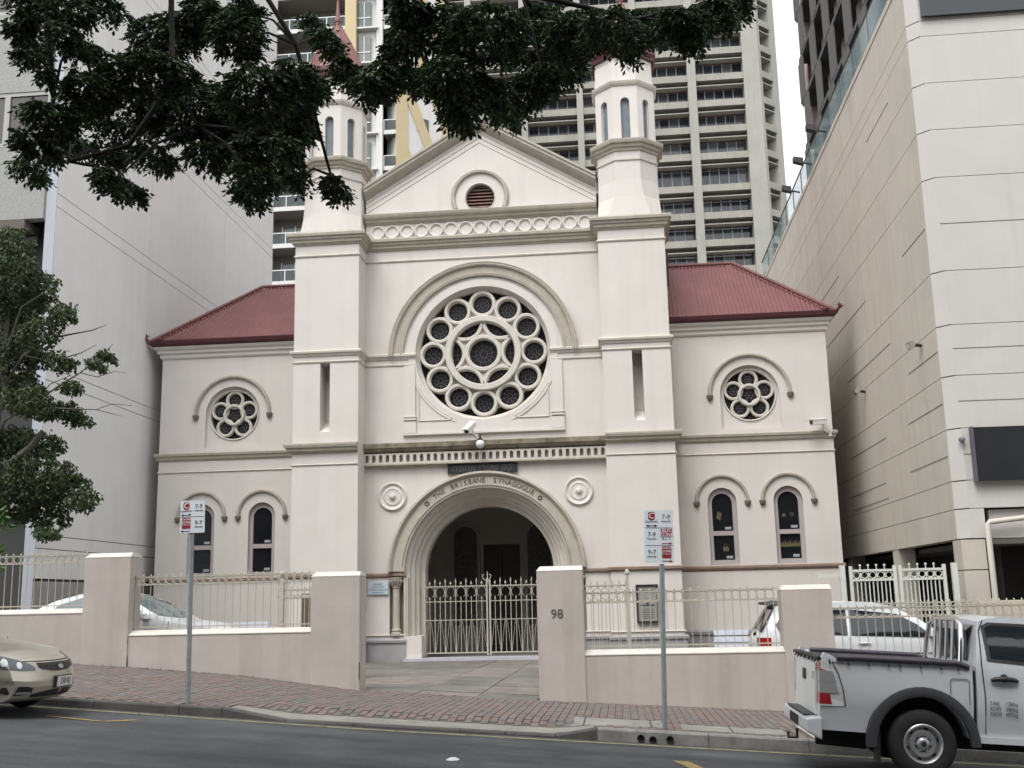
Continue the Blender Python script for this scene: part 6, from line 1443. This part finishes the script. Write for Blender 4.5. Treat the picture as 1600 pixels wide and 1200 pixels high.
# ---- white wagon in the right yard
def wagon(loc, label, paint):
    r = empty('parked_wagon', loc, (0, .03, 0), label=label, cat='car', scale=.98); R = .315; fx, rx = 3.45, .85
    def Ws(x, z):
        w = .86 - .06*smooth01(.6, .2, z)
        if z > .95: w -= .20*smooth01(.95, 1.6, z)
        w -= .12*smooth01(3.6, 4.25, x)**1.4; w -= .07*smooth01(.5, .0, x); return w
    nose = lambda x, y, z: -.18*abs(y)**2.4*smooth01(3.7, 4.2, x) + .07*abs(y)**2.4*smooth01(.4,.0,x)
    out = [(.02,.40),(.10,.24),(.45,.20)] + archpts(rx, R, .36, .20, 12, True) + [(1.4,.18),(2.9,.18)] + archpts(fx, R, .36, .20, 12, True) + [(4.0,.2),(4.2,.3),(4.25,.5),(4.2,.7),(4.0,.85),(3.5,.98),(3.2,1.04),(2.75,1.36),(2.4,1.54),(2.1,1.60),(1.4,1.62),(.65,1.59),(.40,1.55),(.12,1.10),(.02,.95),(.0,.6)]
    wb_ = car_shell('body', r, out, Ws, [.1,.3,.6,1,1.5,2,2.4,2.8,3.2,3.6,3.9,4.1], [.3,.45,.6,.75,.9,1.0,1.15,1.3,1.45,1.55], paint, .035, nose, smooth=45)
    side_patch('window', r, [(1.60,1.08),(2.95,1.06),(2.70,1.27),(2.38,1.44),(1.62,1.50)], Ws, M_CARGL, crown_=.03, off=.008)
    side_patch('window', r, [(.85,1.10),(1.54,1.08),(1.55,1.50),(.90,1.48),(.72,1.32)], Ws, M_CARGL, crown_=.03, off=.008); side_patch('window', r, [(.42,1.12),(.74,1.11),(.62,1.30),(.66,1.44),(.50,1.40),(.36,1.24)], Ws, M_CARGL, crown_=.03, off=.008)
    top_patch(wb_, [(3.16,.70),(2.95,.68),(2.7,.64),(2.48,.60)], .10).build('windscreen', M_CARGL2, r, smooth=60); cross_patch('rear_window', r, (.13,1.10), (.36,1.50), .66, .58, M_CARGL, .014)
    m = MB(); m.hull8([(.26,-.58,1.53),(.48,-.6,1.57),(.48,.6,1.57),(.26,.58,1.53),(.24,-.56,1.57),(.48,-.58,1.61),(.48,.58,1.61),(.24,.56,1.57)]); m.build('spoiler', M_BLACK, r)
    m = MB(); m.tube([(.10,-.1,1.02),(.06,-.3,1.03),(.12,-.05,1.06)], .03, 6); m.build('rear_wiper', M_BLACK, r)
    for s in (-1, 1):
        wheel(r, fx, s*.76, R, R, .2, s); wheel(r, rx, s*.76, R, R, .2, s)
        t = empty('tail_lamp'); t.parent = r
        for z0, z1, mt in ((.86,1.02,M_TAILR),(.78,.855,M_TAILW),(.66,.775,M_TAILR)):
            q = MB(); rows = [[(x_ + nose(x_, 1, .8)-.004, s*(Ws(x_,z_)+.006), z_-.03) for z_ in (z0, z1)] for x_ in (.02,.1,.2,.26)]; q.strip(rows); q.add([(.07-.012,s*.60,z0-.02),(.07-.012,s*.60,z1-.02),(.075,s*.81,z1-.03),(.075,s*.81,z0-.03)], [(0,1,2,3)]); q.build('lens', mt, t)
        mi = MB(); mi.hull8([(2.86,s*.84,1.04),(2.98,s*.84,1.04),(2.96,s*1.0,1.05),(2.86,s*1.0,1.05),(2.86,s*.84,1.16),(2.95,s*.84,1.15),(2.93,s*.99,1.15),(2.86,s*.99,1.16)]); mi.build('mirror', paint, r)
        h = MB(); h.tube([(1.70,s*(Ws(1.7,.93)+.02),.92),(1.90,s*(Ws(1.9,.93)+.02),.925)], .016, 6); h.build('door_handle', paint, r)
        for x_ in (1.57, 2.98):
            q = MB(); q.tube([(x_,s*(Ws(x_,z)+.0015),z-.025) for z in (.25,.5,.75,1.03)], .005, 4); q.build('door_gap', M_BLACK, r)
        q = MB(); q.tube([(x_,s*(Ws(x_,.80)+.003),.775) for x_ in (.3,1,2,3,3.8)], .010, 5); q.build('rub_strip', M_PLAS, r)
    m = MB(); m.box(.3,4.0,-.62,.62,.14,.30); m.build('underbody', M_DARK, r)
    return r
wagon((2.15, 19.7, -.04), 'white wagon parked behind the right boundary wall', M_CW)

# ================================================================== ACROSS THE STREET (behind the viewer: unseen, added for reflections, raised to shade the lower facade)
op = empty('unseen_opposite_building', (0, -9, zk(0)-.6), label='unseen building across the street, added for reflections and shade', cat='building')
m = MB(); m.box(-40, 34, -14, 0, -4, 24); m.build('wall', mat('opposite_brick', (.22,.17,.14), .9, .2, 2), op)
q = MB(); q.box(0, 3.2, .0, .06, 0, 1.7); me = q.mesh('window'); me.materials.append(M_GLASS)
for k in range(6):
    for j in range(14):
        o = bpy.data.objects.new('window', me); S.collection.objects.link(o); o.parent = op; o.location = (-38+5.1*j, 0.01, 1.2+3.5*k)
mb = MB(); mb.strip([[(x, y, zk(x)+.0) for y in (-14, 2.2)] for x in xs]); struct(mb.build('footpath', M_CONC))
